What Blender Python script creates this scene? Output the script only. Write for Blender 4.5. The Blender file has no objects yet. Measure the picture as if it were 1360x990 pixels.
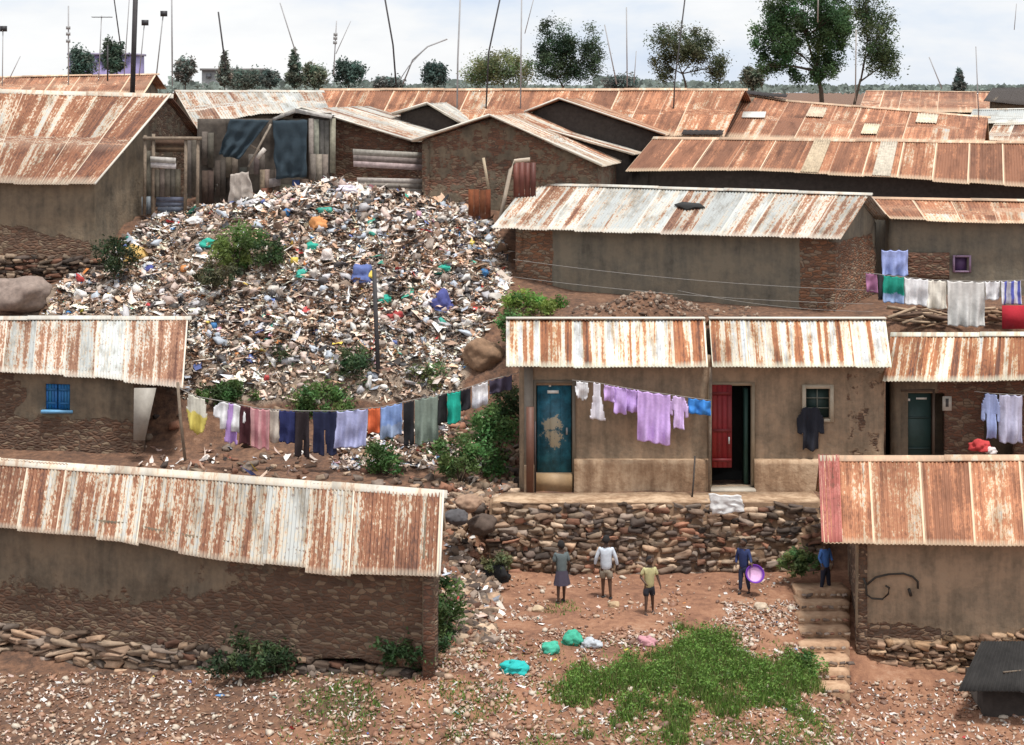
import bpy, math, random
import numpy as np
from mathutils import Vector, noise as mn
random.seed(7); rng = np.random.default_rng(11)
S = bpy.context.scene
COL = S.collection
F = 2400.0; HZ = 112.0
def P(px, py, Y): return Vector(((px-680)/F*Y, Y, -(py-HZ)/F*Y))
def XP(px, Y): return (px-680)/F*Y
def PZ(px, Y, z): return Vector(((px-680)/F*Y, Y, z))

# ------------------------------------------------------------ object helpers
def tag(o, label, cat, group=None, kind=None):
    if label: o['label'] = label
    if cat: o['category'] = cat
    if group: o['group'] = group
    if kind: o['kind'] = kind
    return o
def root(name, loc, label, cat, group=None):
    o = bpy.data.objects.new(name, None); COL.objects.link(o)
    o.location = loc; o.empty_display_size = 0.2
    return tag(o, label, cat, group)
class MB:
    """collects geometry (world coordinates) for one mesh"""
    def __init__(s): s.v=[]; s.f=[]; s.n=0; s.c=[]; s.uv=[]; s.has_uv=False
    def add(s, V, Fs, col=(1,1,1), uv=None):
        V=np.asarray(V,dtype=np.float64).reshape(-1,3)
        s.v.append(V)
        c=np.asarray(col,dtype=np.float64)
        if c.ndim==1: c=np.tile(c,(len(V),1))
        s.c.append(c)
        if uv is None: s.uv.append(np.zeros((len(V),2)))
        else: s.uv.append(np.asarray(uv)); s.has_uv=True
        if isinstance(Fs,np.ndarray): s.f.append(Fs+s.n)
        else:
            by={}
            for f in Fs: by.setdefault(len(f),[]).append(f)
            for k,l in by.items(): s.f.append(np.array(l,dtype=np.int64)+s.n)
        s.n+=len(V)
    def box(s, a, b, col=(1,1,1)):
        x0,y0,z0=a; x1,y1,z1=b
        V=[(x0,y0,z0),(x1,y0,z0),(x1,y1,z0),(x0,y1,z0),(x0,y0,z1),(x1,y0,z1),(x1,y1,z1),(x0,y1,z1)]
        s.add(V,[(0,3,2,1),(4,5,6,7),(0,1,5,4),(1,2,6,5),(2,3,7,6),(3,0,4,7)],col)
    def obox(s, p, ax, ay, az, col=(1,1,1)):
        """box from corner p along three vectors"""
        p=Vector(p);ax=Vector(ax);ay=Vector(ay);az=Vector(az)
        V=[p,p+ax,p+ax+ay,p+ay,p+az,p+ax+az,p+ax+ay+az,p+ay+az]
        s.add([tuple(q) for q in V],[(0,3,2,1),(4,5,6,7),(0,1,5,4),(1,2,6,5),(2,3,7,6),(3,0,4,7)],col)
    def tube(s, pts, r, n=6, col=(1,1,1)):
        pts=[Vector(p) for p in pts]
        if not isinstance(r,(list,tuple)): r=[r]*len(pts)
        V=[];Fs=[]
        for i,p in enumerate(pts):
            d=(pts[min(i+1,len(pts)-1)]-pts[max(i-1,0)]).normalized()
            a=d.orthogonal().normalized() if abs(d.z)<.9 else Vector((1,0,0)).cross(d).normalized()
            b=d.cross(a)
            for k in range(n):
                t=2*math.pi*k/n
                V.append(tuple(p+(a*math.cos(t)+b*math.sin(t))*r[i]))
        for i in range(len(pts)-1):
            for k in range(n):
                Fs.append((i*n+k,i*n+(k+1)%n,(i+1)*n+(k+1)%n,(i+1)*n+k))
        Fs.append(tuple(range(n))[::-1]); Fs.append(tuple((len(pts)-1)*n+k for k in range(n)))
        s.add(V,Fs,col)
    def build(s, name, mat, parent=None, smooth=False, loc=None):
        V=np.concatenate(s.v)
        o=np.zeros(3)
        if parent is not None:
            o=np.array(parent.location if parent.parent is None else parent['_o'])
        elif loc is not None: o=np.array(loc)
        V=V-o
        me=bpy.data.meshes.new(name)
        me.vertices.add(len(V)); me.vertices.foreach_set('co',V.ravel())
        li=np.concatenate([f.ravel() for f in s.f])
        tot=np.concatenate([np.full(len(f),f.shape[1]) for f in s.f])
        st=np.concatenate([[0],np.cumsum(tot)[:-1]])
        me.loops.add(len(li)); me.loops.foreach_set('vertex_index',li.astype(np.int32))
        me.polygons.add(len(tot)); me.polygons.foreach_set('loop_start',st.astype(np.int32))
        try: me.polygons.foreach_set('loop_total',tot.astype(np.int32))
        except Exception: pass
        me.update(calc_edges=True)
        C=np.concatenate(s.c); 
        ca=me.color_attributes.new('Col','FLOAT_COLOR','POINT')
        ca.data.foreach_set('color',np.concatenate([C[:,:3],np.ones((len(C),1))],1).astype(np.float32).ravel())
        if s.has_uv:
            U=np.concatenate(s.uv)[li]
            ul=me.uv_layers.new(name='UVMap'); ul.data.foreach_set('uv',U.astype(np.float32).ravel())
        if smooth: me.polygons.foreach_set('use_smooth',np.ones(len(tot),dtype=bool))
        me.materials.append(mat)
        ob=bpy.data.objects.new(name,me); COL.objects.link(ob)
        if parent is not None:
            ob.parent=parent; ob['_o']=list(o)
        elif loc is not None: ob.location=loc
        return ob

# ------------------------------------------------------------ materials
def mat(name):
    m=bpy.data.materials.new(name); m.use_nodes=True
    nt=m.node_tree; b=nt.nodes['Principled BSDF']
    return m,nt,b
class N:
    def __init__(s,nt): s.nt=nt
    def new(s,t,**k):
        n=s.nt.nodes.new(t)
        for a,b in k.items(): setattr(n,a,b)
        return n
    def link(s,a,b): s.nt.links.new(a,b)
    def math(s,op,a,b=None,c=None,clamp=False):
        n=s.new('ShaderNodeMath',operation=op); n.use_clamp=clamp
        for i,x in enumerate((a,b,c)):
            if x is None: continue
            if isinstance(x,(int,float)): n.inputs[i].default_value=x
            else: s.link(x,n.inputs[i])
        return n.outputs[0]
    def noise(s,vec,scale,detail=4,rough=.55,dist=0):
        n=s.new('ShaderNodeTexNoise'); n.inputs['Scale'].default_value=scale
        n.inputs['Detail'].default_value=detail; n.inputs['Roughness'].default_value=rough
        n.inputs['Distortion'].default_value=dist
        if vec is not None: s.link(vec,n.inputs['Vector'])
        return n.outputs['Fac']
    def mapv(s,vec,sc,loc=(0,0,0)):
        n=s.new('ShaderNodeMapping'); n.inputs['Scale'].default_value=sc; n.inputs['Location'].default_value=loc
        s.link(vec,n.inputs['Vector']); return n.outputs[0]
    def ramp(s,fac,stops,interp='LINEAR'):
        n=s.new('ShaderNodeValToRGB'); r=n.color_ramp; r.interpolation=interp
        while len(r.elements)<len(stops): r.elements.new(.5)
        for e,(p,c) in zip(r.elements,stops): e.position=p; e.color=(*c,1)
        s.link(fac,n.inputs[0]); return n.outputs[0]
    def mix(s,fac,a,b,bt='MIX'):
        n=s.new('ShaderNodeMix',data_type='RGBA',blend_type=bt)
        for i,x in ((0,fac),(6,a),(7,b)):
            if isinstance(x,(int,float)): n.inputs[i].default_value=x
            elif isinstance(x,tuple): n.inputs[i].default_value=(*x,1)
            else: s.link(x,n.inputs[i])
        return n.outputs[2]
    def bump(s,h,strength,dist,b):
        n=s.new('ShaderNodeBump'); n.inputs['Strength'].default_value=strength; n.inputs['Distance'].default_value=dist
        s.link(h,n.inputs['Height']); s.link(n.outputs[0],b.inputs['Normal'])
def m_plain(name,col,rough=.8,metal=0,var=.25,scale=6):
    m,nt,b=mat(name); n=N(nt)
    oc=n.new('ShaderNodeTexCoord').outputs['Object']
    f=n.noise(oc,scale,5,.65)
    lo=tuple(c*(1-var) for c in col); hi=tuple(min(1,c*(1+var)) for c in col)
    n.link(n.ramp(f,[(.3,lo),(.7,hi)]),b.inputs['Base Color'])
    b.inputs['Roughness'].default_value=rough; b.inputs['Metallic'].default_value=metal
    n.bump(n.noise(oc,scale*4,4),.25,.02,b)
    return m
def m_rust(name,lo=.0,wf=.55,wb=.28,ws=.85,zinc=(.48,.49,.47),cream=(.56,.49,.39),tan=(.50,.29,.17),rust=(.28,.115,.058),dark=(.14,.058,.035),orange=None):
    """corrugated iron; UV in metres; Col.r random per sheet, Col.g rust bias, Col.b = highlight painted on sheet edges, also pale strips"""
    m,nt,b=mat(name); n=N(nt)
    uv=n.new('ShaderNodeUVMap').outputs[0]
    at=n.new('ShaderNodeVertexColor',layer_name='Col').outputs[0]
    sp=n.new('ShaderNodeSeparateColor'); n.link(at,sp.inputs[0])
    off=n.new('ShaderNodeCombineXYZ'); n.link(n.math('MULTIPLY',sp.outputs[0],37.),off.inputs[2])
    va=n.new('ShaderNodeVectorMath',operation='ADD'); n.link(uv,va.inputs[0]); n.link(off.outputs[0],va.inputs[1])
    v=va.outputs[0]
    streak=n.noise(n.mapv(v,(6.5,.13,1)),1,3,.6)
    blot=n.noise(n.mapv(v,(1.3,1.1,1)),1,5,.6)
    fine=n.noise(n.mapv(v,(26,9,1)),1,3,.7)
    wide=n.noise(n.mapv(v,(2.2,.12,1)),1,2,.5)
    x=n.math('MULTIPLY',streak,ws)
    x=n.math('ADD',x,n.math('MULTIPLY',blot,wb))
    x=n.math('ADD',x,n.math('MULTIPLY',wide,.45))
    x=n.math('ADD',x,n.math('MULTIPLY',fine,wf))
    x=n.math('ADD',x,n.math('MULTIPLY',sp.outputs[1],.5))
    x=n.math('SUBTRACT',x,(ws+wb+.45+wf)/2+.265-lo)
    x=n.math('MULTIPLY_ADD',x,2.3,.48,clamp=True)
    c=n.ramp(x,[(.22,zinc),(.36,cream),(.48,cream),(.54,tan),(.63,rust),(.82,rust),(.97,dark)])
    # small dark spots: nail holes and scabs
    spots=n.noise(n.mapv(v,(17,11,1)),1,2,.5)
    c=n.mix(n.math('MULTIPLY',n.math('GREATER_THAN',spots,.665),.5),c,dark)
    grime=n.noise(n.mapv(v,(3.2,.8,1)),1,6,.7)
    c=n.mix(1.,c,n.ramp(grime,[(.32,(.50,.44,.38)),(.52,(1,1,1))]),'MULTIPLY')
    tone=n.math('MULTIPLY_ADD',n.math('FRACT',n.math('MULTIPLY',sp.outputs[0],7.3)),.34,.74)
    tc_=n.new('ShaderNodeCombineColor'); [n.link(tone,tc_.inputs[i]) for i in range(3)]
    c=n.mix(1.,c,tc_.outputs[0],'MULTIPLY')
    c=n.mix(n.math('MULTIPLY',sp.outputs[2],.85),c,tuple(min(.74,k*1.3) for k in cream))  # pale mix imitates sheet edges catching the light
    n.link(c,b.inputs['Base Color'])
    b.inputs['Roughness'].default_value=.72
    n.bump(fine,.12,.01,b)
    return m
def m_mud(name,a=(.14,.112,.080),b2=(.215,.165,.112),brick=(.17,.095,.06),brick2=(.10,.062,.043),mort=(.13,.09,.065),bs=(6,6,15)):
    """mud plaster; Col.r = how far the render has fallen off, showing rubble and brick"""
    m,nt,b=mat(name); n=N(nt)
    oc=n.new('ShaderNodeTexCoord').outputs['Object']
    at=n.new('ShaderNodeVertexColor',layer_name='Col').outputs[0]
    sp=n.new('ShaderNodeSeparateColor'); n.link(at,sp.inputs[0])
    f=n.noise(oc,1.3,7,.62); f2=n.noise(oc,9,5,.6)
    f3=n.noise(n.mapv(oc,(5,5,.7)),1,4,.6)
    pl=n.ramp(n.math('ADD',n.math('MULTIPLY',f,.5),n.math('ADD',n.math('MULTIPLY',f2,.2),n.math('MULTIPLY',f3,.35))),[(.36,tuple(k*.55 for k in a)),(.48,a),(.6,b2)])
    dn=n.new('ShaderNodeTexNoise'); dn.inputs['Scale'].default_value=2.6; dn.inputs['Detail'].default_value=4; n.link(oc,dn.inputs['Vector'])
    dv=n.new('ShaderNodeVectorMath',operation='MULTIPLY_ADD'); n.link(dn.outputs['Color'],dv.inputs[0]); dv.inputs[1].default_value=(.14,.14,.08); n.link(oc,dv.inputs[2])
    dist=dv.outputs[0]
    vo=n.new('ShaderNodeTexVoronoi',feature='F1'); n.link(n.mapv(dist,bs),vo.inputs['Vector']); vo.inputs['Scale'].default_value=1
    ve=n.new('ShaderNodeTexVoronoi',feature='DISTANCE_TO_EDGE'); n.link(n.mapv(dist,bs),ve.inputs['Vector']); ve.inputs['Scale'].default_value=1
    sc=n.new('ShaderNodeSeparateColor'); n.link(vo.outputs['Color'],sc.inputs[0])
    br=n.mix(sc.outputs[0],brick,brick2)
    br=n.mix(n.math('MULTIPLY',n.math('GREATER_THAN',sc.outputs[1],.75),.6),br,tuple(k*1.3 for k in b2))
    br=n.mix(n.math('LESS_THAN',ve.outputs['Distance'],.05),br,tuple(k*.8 for k in mort))
    mask=n.math('ADD',sp.outputs[0],n.math('MULTIPLY_ADD',n.noise(oc,2.6,6,.65),1.3,-.65))
    mk=n.math('MULTIPLY_ADD',n.math('SUBTRACT',mask,.5),14,0,clamp=True)
    n.link(n.mix(mk,pl,br),b.inputs['Base Color'])
    b.inputs['Roughness'].default_value=.95
    h=n.math('ADD',n.math('MULTIPLY',f2,.5),n.math('MULTIPLY',n.math('MULTIPLY',ve.outputs['Distance'],mk),1.6))
    h=n.math('SUBTRACT',h,n.math('MULTIPLY',mk,.6))
    n.bump(h,.8,.05,b)
    return m
def m_col(name,rough=.85,scale=30,amp=.35,trans=0):
    """takes its colour from the colour attribute, broken up by noise"""
    m,nt,b=mat(name); n=N(nt)
    oc=n.new('ShaderNodeTexCoord').outputs['Object']
    at=n.new('ShaderNodeVertexColor',layer_name='Col').outputs[0]
    f=n.noise(oc,scale,4,.65)
    g=n.ramp(f,[(.25,(1-amp,)*3),(.75,(1+amp*.5,)*3)])
    n.link(n.mix(1.,at,g,'MULTIPLY'),b.inputs['Base Color'])
    b.inputs['Roughness'].default_value=rough
    n.bump(f,.3,.02,b)
    return m
M={}
M['rust_a']=m_rust('iron_streaked',.00)
M['rust_b']=m_rust('iron_grey',-.03,zinc=(.47,.49,.48),cream=(.54,.50,.43),rust=(.30,.15,.09))
M['rust_c']=m_rust('iron_red',.18,wb=.45,ws=.8,cream=(.60,.46,.33),tan=(.54,.30,.16),rust=(.42,.18,.092),dark=(.25,.105,.055))
M['rust_w']=m_rust('iron_white_orange',.015,wf=.28,wb=.16,ws=1.25,zinc=(.60,.63,.65),cream=(.64,.57,.46),tan=(.58,.36,.19),rust=(.36,.14,.06))
M['red_sheet']=m_rust('iron_red_paint',.0,zinc=(.42,.13,.11),cream=(.36,.11,.09),tan=(.50,.22,.18),rust=(.30,.08,.06))
M['mud']=m_mud('mud_plaster')
M['mud_warm']=m_mud('mud_plaster_warm',a=(.235,.175,.12),b2=(.36,.255,.17))
M['mud_grey']=m_mud('mud_plaster_grey',a=(.155,.138,.108),b2=(.22,.185,.135),brick=(.30,.14,.075),brick2=(.15,.085,.055))
M['brickish']=m_mud('red_brick_rubble',brick=(.21,.10,.062),brick2=(.12,.065,.045))
M['stone']=m_col('field_stone',.9,7,.45)
M['trash']=m_col('litter',.6,20,.25)
M['leaf']=m_col('leaves',.7,3,.3)
_nt=M['leaf'].node_tree; _b=_nt.nodes['Principled BSDF']; _t=_nt.nodes.new('ShaderNodeBsdfTranslucent'); _x=_nt.nodes.new('ShaderNodeMixShader'); _x.inputs[0].default_value=.42
_src=_b.inputs['Base Color'].links[0].from_socket; _nt.links.new(_src,_t.inputs['Color']); _nt.links.new(_b.outputs[0],_x.inputs[1]); _nt.links.new(_t.outputs[0],_x.inputs[2]); _nt.links.new(_x.outputs[0],[q for q in _nt.nodes if q.type=='OUTPUT_MATERIAL'][0].inputs['Surface'])
M['cloth']=m_col('cloth',.9,14,.16)
M['paint']=m_col('painted',.6,6,.22)
M['wood']=m_plain('weathered_wood',(.20,.155,.115),.9,0,.4,8)
M['darkwood_and_shade']=m_plain('dark_wood_and_shade',(.05,.04,.035),.9,0,.3,8)  # real dark timber, also shade under eave and gables put into walls
M['pole']=m_plain('dark_pole',(.045,.042,.045),.7,0,.2,5)
M['bark']=m_plain('bark',(.10,.075,.055),.95,0,.4,5)
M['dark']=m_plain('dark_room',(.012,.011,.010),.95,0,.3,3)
M['skin']=m_plain('skin',(.075,.038,.024),.55,0,.1,20)
M['hair']=m_plain('hair',(.012,.010,.010),.9,0,.2,60)
M['wire']=m_plain('wire',(.30,.28,.26),.6,0,.1,5)
# ------------------------------------------------------------ builders
def lerp_poly(pts, t):
    pts=[Vector(p) for p in pts]
    if len(pts)==1: return pts[0]
    L=[(pts[i+1]-pts[i]).length for i in range(len(pts)-1)]; T=sum(L); d=t*T
    for i,l in enumerate(L):
        if d<=l or i==len(L)-1: return pts[i].lerp(pts[i+1], d/l if l else 0)
        d-=l
def slope(mb, ridge, eave, seed=0, sheet=.74, bias=0., bfun=None, rows=9, jit=.05, pitch=.0762, amp=.011, sag=.03, lap=None, edge_glints=.5, flipn=False, colfun=None):
    """one roof slope of overlapping corrugated sheets (points run left to right along ridge and eave)"""
    r=random.Random(seed)
    R=[Vector(p) for p in ridge]; E=[Vector(p) for p in eave]
    W=sum((E[i+1]-E[i]).length for i in range(len(E)-1))
    ns=max(2,round(W/sheet)); nrm=(R[-1]-R[0]).cross(E[0]-R[0]).normalized()
    if nrm.z<0: nrm=-nrm
    spc=7
    for j in range(ns):
        u0=j/ns; u1=min(1,(j+1.04)/ns); w=(u1-u0)*W; nc=max(3,round(w/pitch)); n=nc*spc+1
        jb=r.uniform(-jit,jit); jt=r.uniform(-.01,.02); rise=r.uniform(.004,.012); rnd=r.random()
        skew=r.uniform(-1,1)*.012
        g=bias+r.uniform(-.38,.38)
        if bfun: g+=bfun((u0+u1)/2)
        we=r.random()<edge_glints
        V=np.zeros((rows+1,n,3)); C=np.zeros((rows+1,n,3)); U=np.zeros((rows+1,n,2))
        lapv=lap if lap is not None else r.choice([.5,.45,.55])
        rnd2=r.random(); g2=g+r.uniform(-.25,.25) if W>0 else g
        for i in range(n):
            s=i/(n-1); u=u0+(u1-u0)*s
            a=lerp_poly(R,u); b=lerp_poly(E,min(1,max(0,u+skew*0))); d=b-a; L=d.length; dn=d/L
            a2=a+dn*(-.02+jt); b2=b+dn*jb
            for k in range(rows+1):
                t=k/rows; p=a2.lerp(b2,t)
                h=amp*math.sin(2*math.pi*s*nc)+rise*s+ (-sag*math.sin(math.pi*u)*.5) + .012*mn.noise(p*1.3)
                if t>lapv: h-=.006
                p=p+nrm*h
                V[k,i]=p; U[k,i]=(u*W,t*L)
                e=1. if (we and (s>.945 or s<.02)) else 0.  # highlight painted along the side seams
                if t>.985 : e=max(e,.8)  # eave end painted pale like a bent rim catching light
                if abs(t-lapv)<.5/rows: e=max(e,.12)
                gg=g+(.10*t)
                lw_=t>lapv; C[k,i]=(rnd2 if lw_ else rnd,((g2 if lw_ else gg)*.5+.5),e)
        Vt=V.reshape(-1,3); th=np.array(nrm)*.012
        i0=np.arange(rows)[:,None]*n+np.arange(n-1)[None,:]
        q=np.stack([i0,i0+1,i0+n+1,i0+n],-1).reshape(-1,4)
        m=len(Vt)
        qb=q[:,::-1]+m
        ed=[]
        for i in range(n-1):
            ed.append((i,i+m,i+1+m,i+1)); a=rows*n+i; ed.append((a,a+1,a+1+m,a+m))
        for k in range(rows):
            a=k*n; ed.append((a,a+n,a+n+m,a+m)); a=k*n+n-1; ed.append((a,a+m,a+n+m,a+n))
        Fc=np.concatenate([q,qb,np.array(ed)])
        mb.add(np.concatenate([Vt,Vt-th]),Fc,np.concatenate([C.reshape(-1,3)]*2),np.concatenate([U.reshape(-1,2)]*2))
def grid_wall(mb, p0, p1, inside, zb, zt, ops=(), th=.2, cell=.16, expose=None, rough=.02):
    """wall panel with real openings; p0,p1 plan points; zb,zt numbers or functions of metres along"""
    p0=Vector((p0[0],p0[1],0)); p1=Vector((p1[0],p1[1],0)); L=(p1-p0).length; d=(p1-p0)/L
    n=Vector((-d.y,d.x,0)); ins=Vector((inside[0],inside[1],0))
    if (ins-p0).dot(n)<0: n=-n
    fb=zb if callable(zb) else (lambda u:zb); ft=zt if callable(zt) else (lambda u:zt)
    us=set(np.round(np.linspace(0,L,max(2,int(L/cell)+1)),4)); 
    zlo=min(fb(u) for u in us); zhi=max(ft(u) for u in us)
    zs=set(np.round(np.linspace(zlo,zhi,max(2,int((zhi-zlo)/cell)+1)),4))
    for (a,b,c,e) in ops:
        us={u for u in us if min(abs(u-a),abs(u-b))>cell*.4}|{a,b}; zs={z for z in zs if min(abs(z-c),abs(z-e))>cell*.4}|{c,e}
    us=sorted(us); zs=sorted(zs); nu=len(us); nz=len(zs)
    inop=lambda u,z: any(a-1e-4<=u<=b+1e-4 and c-1e-4<=z<=e+1e-4 for a,b,c,e in ops)
    V=[];C=[]
    for back in (0,1):
        for z in zs:
            for u in us:
                zz=max(min(z,ft(u)),fb(u))
                q=p0+d*u
                off=0 if (back or inop(u,z)) else rough*(mn.noise(Vector((q.x*1.7,q.y*1.7,zz*1.7)))*1.6+mn.noise(Vector((q.x*6,q.y*6,zz*6)))*.8)
                ex=expose(u,zz,L) if expose else 0
                off+= .03*max(0,min(1,ex+mn.noise(Vector((q.x*2,q.y*2,zz*2)))*.6-.3)) if not back and not inop(u,z) else 0
                w=q+n*(th if back else off); V.append((w.x,w.y,zz)); C.append((ex,0,0))
    Fs=[]; m=nu*nz; keep=np.ones((nz-1,nu-1),bool)
    for k in range(nz-1):
        for i in range(nu-1):
            uc=(us[i]+us[i+1])/2; zc=(zs[k]+zs[k+1])/2
            if any(a<uc<b and c<zc<e for a,b,c,e in ops): keep[k,i]=False
            elif zs[k]>=max(ft(us[i]),ft(us[i+1]))-1e-4 or zs[k+1]<=min(fb(us[i]),fb(us[i+1])): keep[k,i]=False
    for k in range(nz-1):
        for i in range(nu-1):
            if not keep[k,i]: continue
            a=k*nu+i; b=a+1; c=b+nu; e=a+nu
            Fs.append((a,b,c,e)); Fs.append((a+m,e+m,c+m,b+m))
            if k==0 or not keep[k-1,i]: Fs.append((a,a+m,b+m,b))
            if k==nz-2 or not keep[k+1,i]: Fs.append((e,c,c+m,e+m))
            if i==0 or not keep[k,i-1]: Fs.append((a,e,e+m,a+m))
            if i==nu-2 or not keep[k,i+1]: Fs.append((b,b+m,c+m,c))
    mb.add(V,Fs,C)
# rounded stones, vectorised
def ico(sub):
    import bmesh
    bm=bmesh.new(); bmesh.ops.create_icosphere(bm,subdivisions=sub,radius=1)
    V=np.array([v.co for v in bm.verts]); Fc=np.array([[v.index for v in f.verts] for f in bm.faces]); bm.free(); return V,Fc
ICO1=ico(1); ICO2=ico(2); ICO3=ico(3)
def rotm(a,b,c):
    ca,sa=np.cos(a),np.sin(a);cb,sb=np.cos(b),np.sin(b);cc,sc=np.cos(c),np.sin(c); z=np.zeros_like(ca);o=z+1
    Rx=np.stack([np.stack([o,z,z],-1),np.stack([z,ca,-sa],-1),np.stack([z,sa,ca],-1)],-2)
    Ry=np.stack([np.stack([cb,z,sb],-1),np.stack([z,o,z],-1),np.stack([-sb,z,cb],-1)],-2)
    Rz=np.stack([np.stack([cc,-sc,z],-1),np.stack([sc,cc,z],-1),np.stack([z,z,o],-1)],-2)
    return Rz@Ry@Rx
def rocks(mb, Cn, Sc, col, tilt=.25, ic=ICO2, boxy=.55, rough=.22, yaw=3.1):
    T,Fc=ic; n=len(Cn)
    if n==0: return
    B=np.sign(T)*np.abs(T)**boxy; B/=np.abs(B).max(0)
    V=B[None]*(1+rng.normal(0,rough,(n,len(T),1)))
    V=V*np.asarray(Sc)[:,None,:]
    R=rotm(rng.normal(0,tilt,n),rng.normal(0,tilt,n),rng.uniform(-yaw,yaw,n))
    V=np.einsum('nij,nkj->nki',R,V)+np.asarray(Cn)[:,None,:]
    Fa=(Fc[None]+(np.arange(n)*len(T))[:,None,None]).reshape(-1,3)
    mb.add(V.reshape(-1,3),Fa,np.repeat(np.asarray(col),len(T),0))
STONE=np.array([(.24,.16,.11),(.33,.22,.145),(.16,.11,.08),(.42,.31,.22),(.25,.12,.075),(.26,.20,.16),(.11,.08,.065)])
def stones_face(mb,p0,p1,zb,zt,out,lean=.0,size=(.06,.22),cols=STONE,bright=1.):
    """courses of rough flat stones over a leaning face; out = outward plan normal"""
    p0=np.array(p0[:2]);p1=np.array(p1[:2]);L=np.linalg.norm(p1-p0);d=(p1-p0)/L;out=np.array(out)
    fb=zb if callable(zb) else (lambda u:zb); ft=zt if callable(zt) else (lambda u:zt)
    yaw=math.atan2(d[1],d[0])
    C=[];Sc=[];K=[]
    z=min(fb(0),fb(L)); top=max(ft(0),ft(L))
    while z<top:
        h=rng.uniform(.022,.058); u=rng.uniform(-.1,.1)
        while u<L:
            w=rng.uniform(*size); zz=z+rng.normal(0,.02)
            if fb(u)<=zz<=ft(u):
                o=lean*(top-zz)+rng.normal(0,.03)
                q=p0+d*(u+w)+out*(o-.06)
                C.append((q[0],q[1],zz)); Sc.append((w*1.03,rng.uniform(.10,.2),h*1.15)); K.append(cols[rng.integers(len(cols))]*rng.uniform(.45,1.6)*bright)
            u+=w*2
        z+=h*1.9
    C=np.array(C)
    T,Fc=ICO2
    n=len(C); B=np.sign(T)*np.abs(T)**.38; B/=np.abs(B).max(0)
    V=B[None]*(1+rng.normal(0,.15,(n,len(T),1)))*np.array(Sc)[:,None,:]
    R=rotm(rng.normal(0,.12,n),rng.normal(0,.16,n),yaw+rng.normal(0,.3,n))
    V=np.einsum('nij,nkj->nki',R,V)+C[:,None,:]
    Fa=(Fc[None]+(np.arange(n)*len(T))[:,None,None]).reshape(-1,3)
    mb.add(V.reshape(-1,3),Fa,np.repeat(np.array(K),len(T),0))
TR=np.array([(.80,.76,.71),(.84,.81,.78),(.70,.59,.50),(.58,.43,.33),(.38,.25,.17),(.16,.105,.08),(.05,.04,.036),(.47,.31,.22),(.64,.52,.44),(.74,.56,.49),(.26,.17,.12),(.46,.50,.58),(.78,.68,.62),(.72,.64,.56)])
TRA=np.array([(.05,.33,.26),(.10,.14,.36),(.62,.25,.08),(.50,.06,.06),(.70,.55,.10),(.55,.30,.40),(.05,.20,.45)])
def scraps(mb, Cn, size, accent=.03, pal=TR, flat=.5, shade=1.):
    """crumpled scraps: each a bent 2x2 sheet, mostly lying down the slope"""
    n=len(Cn)
    g=np.array([(x,y,0) for y in (-1,0,1) for x in (-1,0,1)],float)
    V=np.tile(g[None],(n,1,1))+rng.normal(0,.34,(n,9,3))
    V[:,:,2]=rng.normal(0,.5,(n,9))*flat*1.3
    s=np.asarray(size).reshape(-1,1)*np.stack([rng.uniform(.5,2.2,n),rng.uniform(.3,.9,n),rng.uniform(.4,.8,n)],-1)
    V=V*s[:,None,:]
    R=rotm(rng.normal(.25,flat,n),rng.normal(0,flat,n),rng.uniform(0,6.28,n))
    V=np.einsum('nij,nkj->nki',R,V)+np.asarray(Cn)[:,None,:]
    Fq=np.array([(0,1,4,3),(1,2,5,4),(3,4,7,6),(4,5,8,7)])
    Fa=(Fq[None]+(np.arange(n)*9)[:,None,None]).reshape(-1,4)
    col=pal[rng.integers(0,len(pal),n)]*rng.uniform(.75,1.15,(n,1))*shade
    a=rng.random(n)<accent; col[a]=TRA[rng.integers(0,len(TRA),a.sum())]
    mb.add(V.reshape(-1,3),Fa,np.repeat(col,9,0))
def leaves(mb, Cn, size, cols, asp=.55):
    n=len(Cn)
    g=np.array([(0,-1,0),(.8,-.1,.12),(0,1.1,0),(-.8,-.1,.12)],float)
    V=np.tile(g[None],(n,1,1)); s=np.asarray(size).reshape(-1,1)*np.array([[asp,1,1]])*np.ones((n,1))
    V=V*s[:,None,:]
    R=rotm(rng.uniform(-1.3,1.3,n),rng.uniform(-1.3,1.3,n),rng.uniform(0,6.28,n))
    V=np.einsum('nij,nkj->nki',R,V)+np.asarray(Cn)[:,None,:]
    Fq=np.array([(0,1,2,3)]); Fa=(Fq[None]+(np.arange(n)*4)[:,None,None]).reshape(-1,4)
    mb.add(V.reshape(-1,3),Fa,np.repeat(cols,4,0))
def clumps(center, rad, nc, nl, cr, fill=.35):
    """points spread in small clumps through an ellipsoid"""
    d=rng.normal(0,1,(nc,3)); d/=np.linalg.norm(d,axis=1)[:,None]
    rr=rng.uniform(fill,1,(nc,1))**.6
    cc=np.array(center)+d*rr*np.array(rad)
    per=np.maximum(3,(rng.uniform(.4,1.6,nc)*nl/nc).astype(int))
    idx=np.repeat(np.arange(nc),per)
    q=rng.normal(0,.55,(len(idx),3))
    return cc[idx]+q*cr*rng.uniform(.6,1.3,(nc,1))[idx], idx, cc
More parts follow.
